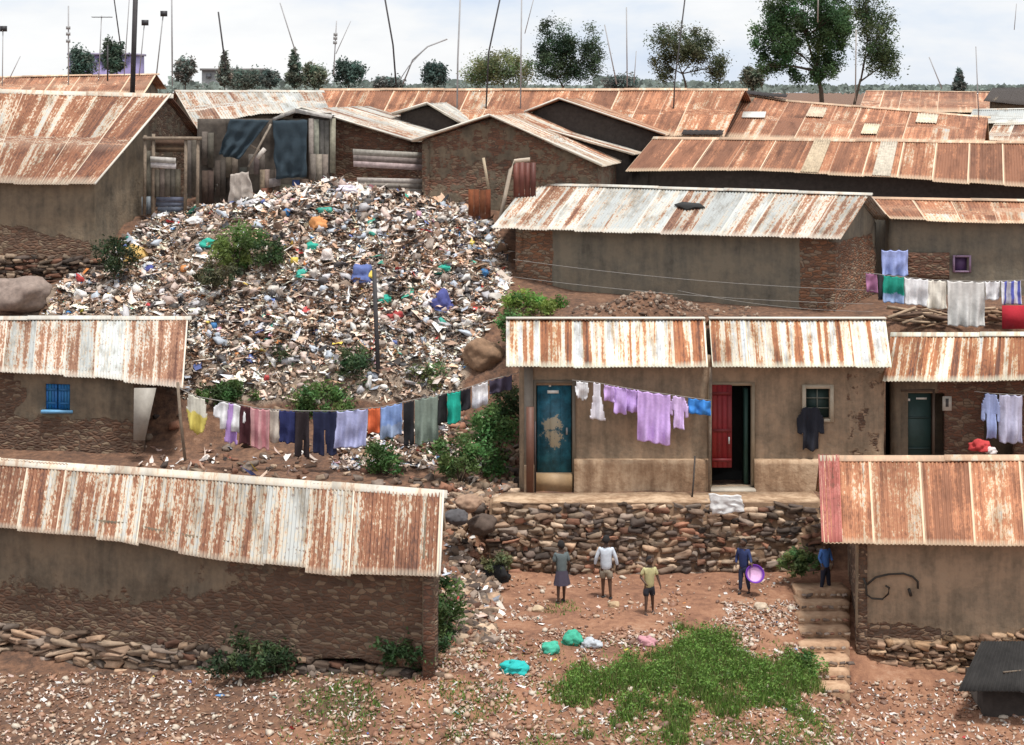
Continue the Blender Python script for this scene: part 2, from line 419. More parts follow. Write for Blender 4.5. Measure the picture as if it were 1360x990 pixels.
def bush(name, c, rad, label, col=(.055,.10,.03), n=1600, leaf=.05, nc=26, cat='bush', group=None, stemless=False):
    c=Vector(c); base=c-Vector((0,0,rad[2]*.9))
    r=root(name,base,label,cat,group)
    n=int(n*1.35); mb=MB(); pts,idx,cc=clumps(c,rad,nc,n,min(rad)*.42,.2)
    cl=np.array(col)*1.85*rng.uniform(.55,1.7,(nc,1)); cl[:,0]*=rng.uniform(.8,1.5,nc)
    cols=cl[idx]*rng.uniform(.75,1.3,(len(idx),1))
    leaves(mb,pts,rng.uniform(.6,1.3,len(pts))*leaf,cols)
    mb.build('foliage',M['leaf'],r)
    st=MB()
    for k in range(0,nc,3):
        q=Vector(cc[k]); st.tube([base+Vector((random.uniform(-.05,.05),0,-.12)),base.lerp(q,.5)+Vector((0,0,.04)),q],[.018,.012,.005],4)
    st.build('stems',M['bark'],r)
    return r
def tree(c_base, crowns, label, col=(.05,.085,.035), n=6000, leaf=.13, trunk=.2, cat='tree', group=None, cr=.5, name='tree'):
    """crowns: list of (center, radii, weight)"""
    b=Vector(c_base); r=root(name,b,label,cat,group)
    tw=sum(w for _,_,w in crowns); lf=MB(); tk=MB()
    top=Vector(crowns[0][0])
    fork=b.lerp(top,.45); fork.x+=random.uniform(-.1,.1)
    tk.tube([b-Vector((0,0,.5)),b.lerp(fork,.5)+Vector((.06,0,0)),fork],[trunk,trunk*.8,trunk*.65],8)
    for ctr,rad,w in crowns:
        nc=max(8,int(w/tw*130)); nl=int(n*w/tw)
        pts,idx,cc=clumps(ctr,rad,nc,nl,cr,.15)
        cl=np.array(col)*rng.uniform(.5,1.7,(nc,1)); cl[:,0]*=rng.uniform(.8,1.4,nc)
        leaves(lf,pts,rng.uniform(.6,1.3,len(pts))*leaf,cl[idx]*rng.uniform(.7,1.35,(len(idx),1)))
        ctr=Vector(ctr); limb0=fork.lerp(ctr,.5)+Vector((random.uniform(-.2,.2),0,0))
        tk.tube([fork-Vector((0,0,.1)),limb0,ctr],[trunk*.55,trunk*.4,trunk*.2],6)
        for k in range(0,nc,2):
            q=Vector(cc[k]); m=limb0.lerp(ctr,random.random()); tk.tube([m,m.lerp(q,.55)+Vector((0,0,-.06)),q],[trunk*.22,trunk*.13,trunk*.05],4)
    tk.build('trunk',M['bark'],r); lf.build('crown',M['leaf'],r)
    return r

# ------------------------------------------------------------ terrain
XS=[-26,-14,-11,-8,-5,-2.5,-1.2,-.4,1.5,3,5.0,6.4,9,12,26]
TAB=[
(10 ,[-12.8]*15),
(22 ,[-12.6]*15),
(28 ,[-12.2,-12.1,-12,-11.9,-11.7,-11.6,-11.5,-11.5,-11.5,-11.6,-11.8,-12,-12,-12,-12]),
(30 ,[-11.9,-11.7,-11.6,-11.5,-11.3,-11.1,-11.0,-11.0,-11.05,-11.15,-11.35,-11.7,-11.8,-11.8,-11.8]),
(32 ,[-11.7,-11.5,-11.4,-11.3,-11.0,-10.6,-10.5,-10.5,-10.6,-10.65,-11.05,-11.7,-11.8,-11.5,-11.5]),
(34 ,[-11.6,-11.4,-11.3,-11.2,-10.7,-10.4,-10.35,-10.38,-10.45,-10.48,-10.78,-11.45,-11.5,-11.3,-11.3]),
(36 ,[-11.2,-11.0,-10.8,-10.6,-10.3,-10.2,-10.3,-10.38,-10.42,-10.43,-10.42,-10.6,-11.0,-11.0,-11.0]),
(37.2,[-10,-10,-9.9,-9.8,-9.7,-9.8,-10.1,-10.36,-10.40,-10.40,-10.38,-10.35,-10.4,-10.4,-10.4]),
(38.0,[-8.9,-8.9,-8.9,-8.9,-8.9,-9.1,-9.7,-10.3,-10.36,-10.36,-10.32,-10.3,-10.3,-10.3,-10.3]),
(38.42,[-8.8,-8.8,-8.8,-8.8,-8.8,-8.95,-9.4,-10.3,-10.36,-10.36,-10.32,-10.3,-10.3,-10.3,-10.3]),
(38.75,[-8.75,-8.75,-8.75,-8.7,-8.7,-8.8,-9.1,-9.1,-9.05,-9.05,-9.05,-9.05,-9.05,-9.05,-9.05]),
(39.4,[-8.7,-8.7,-8.7,-8.65,-8.65,-8.7,-8.85,-8.98,-8.97,-8.97,-8.97,-8.97,-8.97,-8.97,-8.97]),
(41.4,[-8.6,-8.6,-8.6,-8.55,-8.5,-8.5,-8.5,-8.8,-8.95,-8.95,-8.95,-8.95,-8.95,-8.95,-8.95]),
(42.3,[-8.5,-8.5,-8.5,-8.4,-8.35,-8.2,-8.0,-8.3,-8.7,-8.7,-8.7,-8.7,-8.7,-8.7,-8.7]),
(43.4,[-8.0,-8.0,-8.0,-7.3,-7.25,-7.2,-7.2,-6.9,-5.75,-5.7,-5.7,-5.7,-5.75,-5.8,-5.8]),
(45 ,[-6.5,-6.4,-6.3,-6.0,-5.92,-5.92,-6.0,-5.9,-5.55,-5.45,-5.55,-5.55,-5.6,-5.6,-5.6]),
(47 ,[-5.9,-5.85,-5.6,-5.05,-4.40,-4.62,-4.95,-5.1,-5.35,-5.4,-5.45,-5.5,-5.5,-5.5,-5.5]),
(49 ,[-5.6,-5.5,-4.6,-3.85,-3.05,-3.5,-3.8,-4.1,-4.7,-5,-5.1,-5.1,-5.3,-5.3,-5.3]),
(50 ,[-5.3,-5.2,-3.9,-3.5,-2.75,-3.22,-3.5,-3.6,-3.9,-4,-4,-4,-4.6,-4.6,-4.6]),
(52 ,[-4.0,-3.9,-3.7,-3.4,-3.2,-3.3,-3.4,-3.4,-3.5,-3.6,-3.6,-3.6,-3.8,-3.8,-3.8]),
(58 ,[-3.2]*15),(70,[-2.9]*15),(120,[-2.7]*15),(400,[-4]*15),(2500,[-12]*15)]
YS=[t[0] for t in TAB]; ZT=np.array([t[1] for t in TAB],float)
def smooth(t): return t
def gz0(x,y):
    x=min(max(x,XS[0]),XS[-1]-1e-6); y=min(max(y,YS[0]),YS[-1]-1e-6)
    i=np.searchsorted(XS,x,side='right')-1; j=np.searchsorted(YS,y,side='right')-1
    s=(x-XS[i])/(XS[i+1]-XS[i]); t=(y-YS[j])/(YS[j+1]-YS[j])
    return (ZT[j,i]*(1-s)+ZT[j,i+1]*s)*(1-t)+(ZT[j+1,i]*(1-s)+ZT[j+1,i+1]*s)*t
def gz(x,y):
    z=gz0(x,y)
    if y<70:
        v=Vector((x,y,0))
        heap=1. if (42.5<y<51 and -11.5<x<0.4) else 0.
        z+=.05*mn.noise(v*1.1)+.02*mn.noise(v*3.1)+heap*(.13*mn.noise(v*.9)+.06*mn.noise(v*2.6))
        if 43<y<46 and 0.5<x<6: # earth mound behind the row house
            z+=.50*math.exp(-((x-3.3)/1.15)**2-((y-44.0)/.6)**2)*(1+.25*mn.noise(v*3))
    return z
def ground_pt(px,py,Y0=28,Y1=70):
    """march the pixel's ray to the ground"""
    Y=Y0
    while Y<Y1:
        p=P(px,py,Y)
        if p.z<gz(p.x,p.y): return p
        Y+=.05
    return P(px,py,Y1)
xs=np.concatenate([[-900,-300,-120,-60,-35],np.arange(-24,24,.16),[35,60,120,300,900]])
ys=np.concatenate([[-60,-20,0,8,14,20],np.arange(24,54,.11),[56,60,66,75,90,120,180,300,600,1200,2400]])
V=[];C=[]
def inheap(x,y,z=None):
    px=680+x/y*F; py=HZ-(gz0(x,y) if z is None else z)/y*F
    if py<238 or py>532 or y<42.6 or y>51.5: return 0.
    # left edge and right edge of the tip
    le=np.interp(py,[255,300,340,400,440,520],[255,190,130,45,20,240]); re=np.interp(py,[255,300,330,380,450,520],[600,655,672,678,640,610])
    return float(le<px<re)
for y in ys:
    for x in xs:
        z=gz(float(x),float(y)) if y>=10 else -12.8
        # tip darkness / reddish soil blend
        t=inheap(x,y) if 42<y<52 and -13<x<1 else 0.
        V.append((x,y,z)); C.append((t,(max(0,min(1,(38.6-y)*3))*max(0,min(1,(x+2.6)))) if y>31 else .75,0))
nx=len(xs); ny=len(ys)
i0=np.arange(ny-1)[:,None]*nx+np.arange(nx-1)[None,:]
q=np.stack([i0,i0+1,i0+nx+1,i0+nx],-1).reshape(-1,4)
gm,nt,b=mat('red_earth'); n=N(nt)
oc=n.new('ShaderNodeTexCoord').outputs['Object']
at=n.new('ShaderNodeVertexColor',layer_name='Col').outputs[0]; sp=n.new('ShaderNodeSeparateColor'); n.link(at,sp.inputs[0])
f1=n.noise(oc,.9,8,.65); f2=n.noise(oc,7,6,.7); f3=n.noise(oc,35,4,.7)
red=n.ramp(n.math('ADD',n.math('MULTIPLY',f1,.55),n.math('MULTIPLY',f2,.45)),[(.34,(.10,.05,.032)),(.44,(.21,.10,.06)),(.55,(.32,.16,.093)),(.68,(.41,.25,.165))])
dk=n.ramp(n.math('ADD',n.math('MULTIPLY',f2,.5),n.math('MULTIPLY',f3,.5)),[(.35,(.08,.06,.05)),(.5,(.24,.18,.135)),(.62,(.42,.34,.27))])
brn=n.ramp(n.math('ADD',n.math('MULTIPLY',f1,.4),n.math('MULTIPLY',f2,.6)),[(.34,(.045,.03,.022)),(.46,(.12,.065,.042)),(.56,(.20,.105,.062)),(.68,(.30,.19,.13))])
red=n.mix(sp.outputs[1],brn,red)
n.link(n.mix(sp.outputs[0],red,dk),b.inputs['Base Color']); b.inputs['Roughness'].default_value=.97
n.bump(n.math('ADD',f2,n.math('MULTIPLY',f3,.5)),.7,.06,b)
mb=MB(); mb.add(V,q,C); g=mb.build('ground',gm,smooth=True); tag(g,'red earth hillside with worn paths',None,kind='structure'); 
# ------------------------------------------------------------ houses
def house(label, ridge, eave, zb, name='mud_house', cat='house', rmat='rust_a', wmat='mud', sl=.3, sr=.3, ov=.45, back=1., ops=(), expose=None, sexpose=None,
          seed=1, cap=True, walls=('f','l','r','b'), zbs=None, group=None, rough=.03, roofkw={}, backz=None, bcol=None):
    R=[Vector(p) for p in ridge]; E=[Vector(p) for p in eave]
    RL,RR,EL,ER=R[0],R[-1],E[0],E[-1]
    ux=(ER-EL); ux.z=0; L=ux.length; ux/=L
    # wall plan
    dL=(RL-EL); dR=(RR-ER); lL=Vector((dL.x,dL.y,0)).length; lR=Vector((dR.x,dR.y,0)).length
    W0=EL+dL*(ov/lL)+ux*sl; W1=ER+dR*(ov/lR)-ux*sr
    bl=Vector((dL.x,dL.y,0))*back; br=Vector((dR.x,dR.y,0))*back
    drop=(EL.z-RL.z)*back if backz is None else backz
    BL=RL+bl+Vector((0,0,drop)); BR=RR+br+Vector((0,0,drop))
    W3=BL-bl.normalized()*ov*.6+ux*sl if back>.05 else RL+ux*sl-dL.normalized()*.1; W2=BR-br.normalized()*ov*.6-ux*sr if back>.05 else RR-ux*sr-dR.normalized()*.1
    r=root(name,(W0.x,W0.y,zb if not callable(zb) else zb(0)),label,cat,group)
    r['_w']=[list(W0),list(W1),list(W2),list(W3)]
    mb=MB(); slope(mb,ridge,eave,seed=seed,**roofkw)
    if back>.05:
        kw=dict(roofkw); kw['rows']=4
        slope(mb,ridge,[BL,BR],seed=seed+50,**kw)
    mb.build('roof',M[rmat],r)
    if cap:
        cm=MB()
        for i in range(len(R)-1):
            a,b2=R[i],R[i+1]; n_=max(2,int((b2-a).length/1.8)); 
            for k in range(n_):
                p=a.lerp(b2,k/n_)+Vector((0,0,.035+.012*(k%2))); q=a.lerp(b2,(k+1.04)/n_)+Vector((0,0,.035+.012*(k%2))); 
                f=-dL.normalized()*.15+Vector((0,0,-.01)); g=Vector((-f.x,-f.y,f.z if back>.05 else .0))
                th=Vector((0,0,-.02))
                V=[p+f,p,p+g,q+f,q,q+g]; V=V+[v+th for v in V]
                cm.add([tuple(v) for v in V],[(0,1,4,3),(1,2,5,4),(6,9,10,7),(7,10,11,8),(0,3,9,6),(2,8,11,5),(0,6,7,1),(1,7,8,2),(3,4,10,9),(4,5,11,10)],
                       (random.random(),.28+.2*random.random(),.5),uv=[(k*1.8,0),(k*1.8,.1),(k*1.8,.2),(k*1.8+1.8,0),(k*1.8+1.8,.1),(k*1.8+1.8,.2)]*2)
        cm.build('ridge_cap',M[rmat],r)
    # roofline under the sheets
    def topf(p,q,kind):
        Lw=Vector((q.x-p.x,q.y-p.y,0)).length
        if kind=='f':
            fq=lambda t: (ov/lL)*(1-t)+(ov/lR)*t
            def g_(u):
                t=min(1,max(0,(u+sl)/L)); f_=fq(t); return lerp_poly(E,t).z*(1-f_)+lerp_poly(R,t).z*f_-.09
            return g_
        if kind=='b': return lambda u: p.z+(q.z-p.z)*u/Lw-.05
        a,e,z_r=(EL,RL,RL.z) if kind=='l' else (ER,RR,RR.z)
        d0=lL-ov if kind=='l' else lR-ov
        return lambda u: (p.z+(z_r-p.z)*u/d0 if u<d0 else z_r+(q.z-z_r)*(u-d0)/max(.01,Lw-d0))-.05
    ctr=(W0+W1+W2+W3)/4
    wb=MB()
    if 'f' in walls: grid_wall(wb,W0,W1,ctr,zb,topf(W0,W1,'f'),ops,expose=expose,rough=rough)
    zs=zbs if zbs is not None else (zb if not callable(zb) else min(zb(0),zb(99)))
    if 'l' in walls: grid_wall(wb,W0,W3,ctr,zs,topf(W0,W3,'l'),(),expose=sexpose or expose,rough=rough)
    if 'r' in walls: grid_wall(wb,W1,W2,ctr,zs,topf(W1,W2,'r'),(),expose=sexpose or expose,rough=rough)
    if 'b' in walls: grid_wall(wb,W3,W2,ctr,zs,topf(W3,W2,'b'),(),cell=.5,expose=None)
    wb.build('wall',M[wmat],r)
    return r
def fr(px,Y): return XP(px,Y)

M['board']=m_col('old_boards',.97,9,.45)
# ===== front-left long house (A)
ridgeA=[P(-60,610,36.5),P(0,610,36.1),P(300,632,34.6),P(588,656,33.2)]
ridgeA=[Vector((p.x,p.y,-7.5)) for p in ridgeA]
def eA(px,py,z=-8.6):
    Y=-z/((py-HZ)/F); return Vector(((px-680)/F*Y,Y,z))
eaveA=[P(x,y,np.interp(x,[-80,0,583],[35.4,34.93,31.56])) for x,y in [(-80,697),(0,703),(160,716),(230,732),(300,744),(440,760),(583,766)]]
def exA(u,z,L):
    t=u/L
    return .15+ .9*max(0,min(1,(-9.2-z)*.7)) + (.5 if t>.45 else 0)*max(0,min(1,(t-.4)*3)) + (.4 if t>.96 else 0)
A=house('long low mud house front left, its streaked roof holding one pale sheet',ridgeA,eaveA,lambda u:-11.5+.13*u if u<9 else -10.4,wmat='mud',sl=.1,sr=.12,ov=.4,back=1.,
        seed=3,expose=exA,rough=.06,roofkw=dict(lap=2,sheet=.86,jit=.07,rows=12,bfun=lambda u:(-.85 if .46<u<.54 else (.26 if .08<u<.36 else .14)),edge_glints=.7,amp=.014))
w=A['_w']
mb=MB(); W0,W1=Vector(w[0]),Vector(w[1]); d=(W1-W0).normalized(); out=(d.y,-d.x)
# rubble footing under the plaster
stones_face(mb,W0-d*.3,W0.lerp(W1,.47),-11.75,lambda u:-10.55+.05*mn.noise(Vector((u*2,0,0)))-.0*u,out,lean=.22,size=(.12,.32),cols=STONE[[0,1,3,5]],bright=1.1)
stones_face(mb,W0.lerp(W1,.45),W1,lambda u:-11.2+.1*u,lambda u:-10.45+.1*mn.noise(Vector((u*1.5,3,0))),out,lean=.12,size=(.05,.16),cols=STONE*.55)
mb.build('stone_footing',M['stone'],A)
mb=MB(); q=Vector(w[1]); mb.obox((q.x-.18,q.y-.10,-10.6),(.2,0,0),(0,.2,0),(0,0,1.9),(.9,0,0)); mb.build('corner_pillar',M['brickish'],A)
# barge strips at right end
mb=MB(); a=ridgeA[-1]; e=eaveA[-1]; mb.tube([a+Vector((0.01,0,.03)),a.lerp(e,.5)+Vector((.01,0,.02)),e+Vector((.01,0,.02))],.022,6,(.3,.3,.9)); mb.build('verge_strip',M['rust_b'],A)

# ===== middle-left house with blue window (F)
ridgeF=[P(-70,421,44),P(250,423,44)]; ridgeF=[Vector((p.x,p.y,-5.68)) for p in ridgeF]
eaveF=[P(-80,489,42.0),P(0,493,41.9),P(120,500,41.6),P(243,515,41.0)]
# window opening placed on the front wall
Fh_w=(P(63,505,41.9),P(97,543,41.9))
Fwall0=None
def exF(u,z,L): 
    return (.9*max(0,min(1,(-7.55-z)*3.0))) + (.9 if u<1.6+.3*math.sin(z*5) else 0)
dLx=ridgeF[0]-eaveF[0]
EL=eaveF[0]; ux=(eaveF[-1]-EL); ux.z=0; ux.normalize(); W0F=EL+dLx*(.45/Vector((dLx.x,dLx.y,0)).length)+ux*.3
uw0=(XP(63,42.2)-W0F.x)/ux.x; uw1=(XP(97,42.2)-W0F.x)/ux.x; 
zt_,zb_=P(0,508,42.2).z,P(0,542,42.2).z
Fh=house('mid left mud house with pale rusty roof and a small bright blue shutter',ridgeF,eaveF,-8.9,rmat='rust_b',wmat='mud',sr=1.0,ov=.45,back=.5,ops=[(uw0,uw1,zb_,zt_)],expose=exF,sexpose=lambda u,z,L:.9,
         seed=11,roofkw=dict(lap=2,sheet=.75,rows=9,bfun=lambda u:.02,edge_glints=.6,bias=.30,amp=.013))
mb=MB(); px0=W0F+ux*uw0; px1=W0F+ux*uw1
mid=(px0+px1)/2
BL1=(.02,.17,.42); 
def plank_shutter(p0,p1,z0,z1,col,n=4,off=.05):
    m=MB(); d=(Vector(p1)-Vector(p0)); d.z=0; L=d.length; d/=L; nn=Vector((d.y,-d.x,0))
    for k in range(n):
        a=Vector((p0[0],p0[1],z0))+d*(L*k/n+.006)+nn*off; m.obox(a,d*(L/n-.012),-nn*.03,(0,0,z1-z0),tuple(c*random.uniform(.85,1.15) for c in col))
    for zz in (z0+.12,z1-.16):
        a=Vector((p0[0],p0[1],zz))+d*.02+nn*(off+.02); m.obox(a,d*(L-.04),-nn*.018,(0,0,.05),tuple(c*.8 for c in col))
    return m
wf=MB()
fx0,fx1=px0.x-.02,px1.x+.02; yy=mid.y+.02
m=plank_shutter((px0.x,px0.y+.1,0),(mid.x-.01,mid.y+.1,0),zb_,zt_,BL1); s1=m.build('shutter',M['paint'],Fh)
m=plank_shutter((mid.x+.01,mid.y+.1,0),(px1.x,px1.y+.1,0),zb_,zt_,BL1); m.build('shutter',M['paint'],Fh)
mb=MB(); mb.box((fx0-.05,yy-.10,zb_-.07),(fx1+.05,yy+.12,zb_),(.16,.40,.66)); mb.build('window_sill',M['paint'],Fh)
# leaning grey panel at right corner of F
r_=root('leaning_board',(XP(185,41.2),41.2,-8.6),'tall grey board leaning on the corner of the blue-shuttered house','board')
mb=MB(); a=P(178,516,41.0); b_=P(207,516,41.0); c_=P(177,585,40.9); d_=P(192,585,40.9)
V=[c_,d_,b_,a]; V=V+[v+Vector((0,.05,0)) for v in V]; mb.add([tuple(v) for v in V],[(0,1,2,3),(7,6,5,4),(0,4,5,1),(1,5,6,2),(2,6,7,3),(3,7,4,0)],(.33,.30,.26)); mb.build('board',M['paint'],r_)

# ===== row house at centre right (C)
zE=-6.16; zR=-5.36
RC=[Vector((XP(672,41.2),41.2,zR)),Vector((XP(1176,41.2),41.2,zR))]; EC=[Vector((XP(672,39.4),39.4,zE)),Vector((XP(1184,39.4),39.4,zE))]
YW=39.95
def ux_(px): return XP(px,YW)-(EC[0].x+.3)
zf=-8.93
opsC=[(ux_(712),ux_(760),zf+.33,P(0,509,YW).z),(ux_(945),ux_(998),zf+.05,P(0,512,YW).z),(ux_(1070),ux_(1102),P(0,556,YW).z,P(0,516,YW).z)]
def exC(u,z,L): return -.1+(.55 if u>L-.95 else 0)+.35*max(0,min(1,(-8.3-z)*2))
Cmid=XP(942,41.2)
Ch=house('mud row house in the centre with blue door, red door and small square window',RC,EC,zf-.1,name='row_house',rmat='rust_w',wmat='mud_warm',sl=.3,sr=.12,ov=.55,back=.35,backz=-.2,ops=opsC,expose=exC,
         seed=21,cap=False,rough=.02,roofkw=dict(sheet=.74,edge_glints=.6,rows=8,amp=.013,bfun=lambda u:(.02 if int(u*13)%3 else -.22)))
bpy.data.objects.remove([o for o in Ch.children if o.name.startswith('roof')][0])
for k,(a,b2,dz,sd) in enumerate(((0,.524,0,21),(.535,1,-.0,29))):
    mb=MB(); r0=[RC[0].lerp(RC[1],a),RC[0].lerp(RC[1],b2)]; e0=[EC[0].lerp(EC[1],a)+Vector((0,-.02*k,0)),EC[0].lerp(EC[1],b2)+Vector((0,-.02*k,0))]
    kw=dict(lap=2,sheet=.74,edge_glints=.7,rows=8,amp=.013,jit=.02,bfun=(lambda u:(.16 if int(u*9)%3==1 else -.10)))
    slope(mb,r0,e0,seed=sd,**kw)
    bk=[p+Vector((0,.9,-.25)) for p in r0]; slope(mb,r0,bk,seed=sd+5,**dict(kw,rows=3))
    mb.build('roof',M['rust_w'],Ch)
    mb=MB(); mb.obox(r0[0]+Vector((0,-.10,.015)),r0[1]-r0[0],(0,.2,0),(0,0,.03),(.2,.2,.9)); mb.build('ridge_cap',M['rust_b'],Ch)
# plinth step along the front
mb=MB(); 
def plinth(a,b2,top):
    grid_wall(mb,(XP(a,YW),YW-.22),(XP(b2,YW),YW-.22),(0,60),zf-.15,top,(),th=.24,expose=lambda u,z,L:.30,rough=.022,cell=.1)
plinth(762,943,P(0,612,39.7).z); plinth(1001,1165,P(0,612,39.7).z); plinth(696,711,P(0,620,39.7).z)
mb.build('plinth',m_mud('orange_plaster',a=(.32,.205,.125),b2=(.52,.375,.25),brick=(.16,.10,.06),brick2=(.10,.06,.04)),Ch)
mb=MB(); 
def zP(py,Y=YW): return P(0,py,Y).z
# blue door
zd0,zd1=opsC[0][2],opsC[0][3]; x0,x1=XP(712,YW),XP(760,YW)
dm,nt,b=mat('peeling_blue_door'); n=N(nt); oc=n.new('ShaderNodeTexCoord').outputs['Object']
sx=n.new('ShaderNodeSeparateXYZ'); n.link(oc,sx.inputs[0])
f=n.noise(oc,3.4,7,.72); f2=n.noise(n.mapv(oc,(9,9,3)),1,5,.7)
# bare patch in the middle of the door
dx=n.math('SUBTRACT',sx.outputs[0],x0+.36-(EC[0].x+.3)); 
hz=n.math('SUBTRACT',sx.outputs[2],(zP(575)-(zf-.1)))
rr=n.math('ADD',n.math('POWER',n.math('MULTIPLY',dx,2.2),2),n.math('POWER',n.math('MULTIPLY',hz,1.7),2))
mk=n.math('SUBTRACT',n.math('ADD',n.math('MULTIPLY',f,3.4),-1.05),rr)
mk=n.math('MULTIPLY_ADD',n.math('SUBTRACT',mk,.35),8,0,clamp=True)
blue=n.ramp(f,[(.35,(.012,.06,.085)),(.5,(.02,.12,.18)),(.62,(.03,.19,.27))])
n.link(n.mix(mk,blue,(.40,.35,.25)),b.inputs['Base Color']); b.inputs['Roughness'].default_value=.5
mb.box((x0+.02,YW+.05,zd0+.01),(x1-.02,YW+.10,zd1-.02)); 
for k in range(3):
    mb.box((x0+.05+k*.25,YW+.035,zd0+.05),(x0+.05+k*.25+.02,YW+.05,zd1-.06))
door=mb.build('door',dm,Ch)
mb=MB(); mb.box((x1-.14,YW+.0,zd0+.85),(x1-.10,YW+.05,zd0+1.0),(.3,.3,.3)); mb.build('handle',M['paint'],door)
mb=MB(); mb.box((XP(727,YW),YW+.025,zP(523)),(XP(742,YW),YW+.034,zP(519)),(.8,.8,.76)); mb.box((XP(729,YW),YW+.025,zP(514)),(XP(732,YW),YW+.034,zP(510)),(.8,.8,.76)); mb.build('sticker',M['paint'],door)
def frame(x0,x1,z0,z1,w,col,bottom=False,Yf=YW,name='door_frame',par=Ch,proud=.05):
    mb=MB(); y0=Yf-proud; y1=Yf+.12
    mb.box((x0-w,y0,z0),(x0,y1,z1+w),col); mb.box((x1,y0,z0),(x1+w,y1,z1+w),col); mb.box((x0+.001,y0,z1),(x1-.001,y1,z1+w),col)
    if bottom: mb.box((x0+.001,y0,z0-w*.02),(x1-.001,y1,z0+w*.8),col)
    return mb.build(name,M['paint'],par)
frame(x0,x1,zd0-.3,zd1,.07,(.17,.14,.105))
mb=MB(); mb.box((x0+.003,YW-.16,zf-.05),(x1-.003,YW+.16,zd0-.004),(.36,.24,.13)); mb.build('doorstep',M['paint'],Ch)
# grey boarded corner post left of the blue door
mb=MB(); mb.box((XP(696,YW),YW-.07,zf),(XP(708,YW),YW+.0,zE-.02),(.22,.19,.155)); mb.build('corner_post',M['paint'],Ch)
# red door, leaf ajar, dark inside
a0,a1=XP(945,YW),XP(998,YW); z0,z1=opsC[1][2],opsC[1][3]
mb=MB(); c=(.22,.012,.014)
for k in range(4):
    mb.box((a0+.005+k*.11,YW-.075,z0+.42),(a0+.11+k*.11,YW-.045,z1+.02),tuple(q*random.uniform(.8,1.2) for q in c))
for zz in (z0+.55,z0+1.2,z1-.2): mb.box((a0+.01,YW-.095,zz),(a0+.43,YW-.077,zz+.07),(.15,.01,.012))
dr=mb.build('door',M['paint'],Ch)
mb=MB(); mb.box((a0+.36,YW-.12,z0+.95),(a0+.39,YW-.097,z0+1.1),(.5,.5,.5)); mb.build('handle',M['paint'],dr)
frame(a0,a1,z0,z1,.07,(.30,.235,.16))
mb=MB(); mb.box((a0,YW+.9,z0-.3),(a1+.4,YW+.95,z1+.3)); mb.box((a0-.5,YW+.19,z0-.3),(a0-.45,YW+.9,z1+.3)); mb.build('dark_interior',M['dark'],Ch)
mb=MB(); mb.box((a0-.05,YW-.38,zf-.02),(a1+.05,YW+.0,z0-.01),(.45,.40,.33)); mb.build('doorstep',M['paint'],Ch)
# inner green half door
mb=MB(); mb.box((a1-.14,YW+.1,z0+.02),(a1-.06,YW+.5,z1-.1),(.015,.05,.04)); mb.build('inner_door',M['paint'],Ch)
# window
b0,b1=XP(1070,YW),XP(1102,YW); q0,q1=opsC[2][2],opsC[2][3]
wfm=frame(b0,b1,q0-.07,q1,.08,(.48,.42,.32),bottom=True,name='window_frame',proud=.06)
mb=MB(); mb.box((b0,YW+.11,q0),(b1,YW+.12,q1),(.02,.045,.04)); 
gl=mb.build('pane',M['paint'],wfm)
mb=MB()
for k in (1,2): mb.box((b0+.002,YW+.06,q0+(q1-q0)*k/3-.012),(b1-.002,YW+.08,q0+(q1-q0)*k/3+.012),(.16,.17,.14))
mb.box(((b0+b1)/2-.012,YW+.062,q0+.002),((b0+b1)/2+.012,YW+.079,q1-.002),(.16,.17,.14)); mb.build('bars',M['paint'],wfm)
# drain pole between roof halves
mb=MB(); mb.tube([(XP(942,YW),YW-.32,zE-.05),(XP(941,YW),YW-.33,-7.6),(XP(940,YW),YW-.32,zf)],.035,6); mb.build('support_pole',M['wood'],Ch)
tagged=root('rusty_post',(XP(703,39.5),39.5,zf),'dark rusty post standing before the left side of the blue door','post')
mb=MB(); mb.box((XP(699,39.5),39.46,zf-.05),(XP(709,39.5),39.56,P(0,541,39.5).z),(.13,.055,.035)); mb.box((XP(709.4,39.5),39.50,zf-.05),(XP(712,39.5),39.55,P(0,560,39.5).z),(.03,.02,.02)); mb.build('post',M['paint'],tagged)
r_=root('thin_pole',(XP(921,39.4),39.4,zf),'thin dark stick standing upright on the terrace under the purple washing','stick')
mb=MB(); mb.tube([P(919,663,39.1),P(921,640,39.2),P(923,606,39.4)],.02,5); mb.build('pole',M['darkwood_and_shade'],r_)
# terrace edging slab
r_=root('terrace_kerb',(2,38.9,-9.05),'pale rendered kerb running along the top of the rubble retaining wall','kerb')
mb=MB(); grid_wall(mb,(XP(655,38.75),38.62),(XP(1090,38.75),38.75),(0,60),-9.03,lambda u:-8.93+.03*mn.noise(Vector((u,0,0))),(),th=.85,rough=.02,cell=.12,expose=lambda u,z,L:.22)
mb.build('kerb',bpy.data.materials['orange_plaster'],r_)

# ===== retaining wall
r_=root('retaining_wall',(0,38.4,-10.4),'rough dry stone retaining wall below the terrace, behind the children','wall')
mb=MB(); stones_face(mb,(XP(652,38.3),38.55),(XP(1092,38.3),38.62),-10.5,lambda u:-9.0+.05*mn.noise(Vector((u*2,0,0))),(0,-1),lean=.22,size=(.05,.19),bright=1.0)
mb.build('stones',M['stone'],r_)
mb=MB(); V=[]; C=[]; x0_,x1_=XP(650,38.4),XP(1094,38.4); nu=70; nv=18
for k in range(nv):
    for i_ in range(nu):
        X=x0_+(x1_-x0_)*i_/(nu-1); z=-10.55+1.6*k/(nv-1); V.append((X,38.57-.22*(-9.0-z)+.05*mn.noise(Vector((X*2.2,z*2.2,0)))+.03*mn.noise(Vector((X*7,z*7,0))),z)); C.append((0,0,0))
F_=[(k*nu+i_,k*nu+i_+1,(k+1)*nu+i_+1,(k+1)*nu+i_) for k in range(nv-1) for i_ in range(nu-1)]
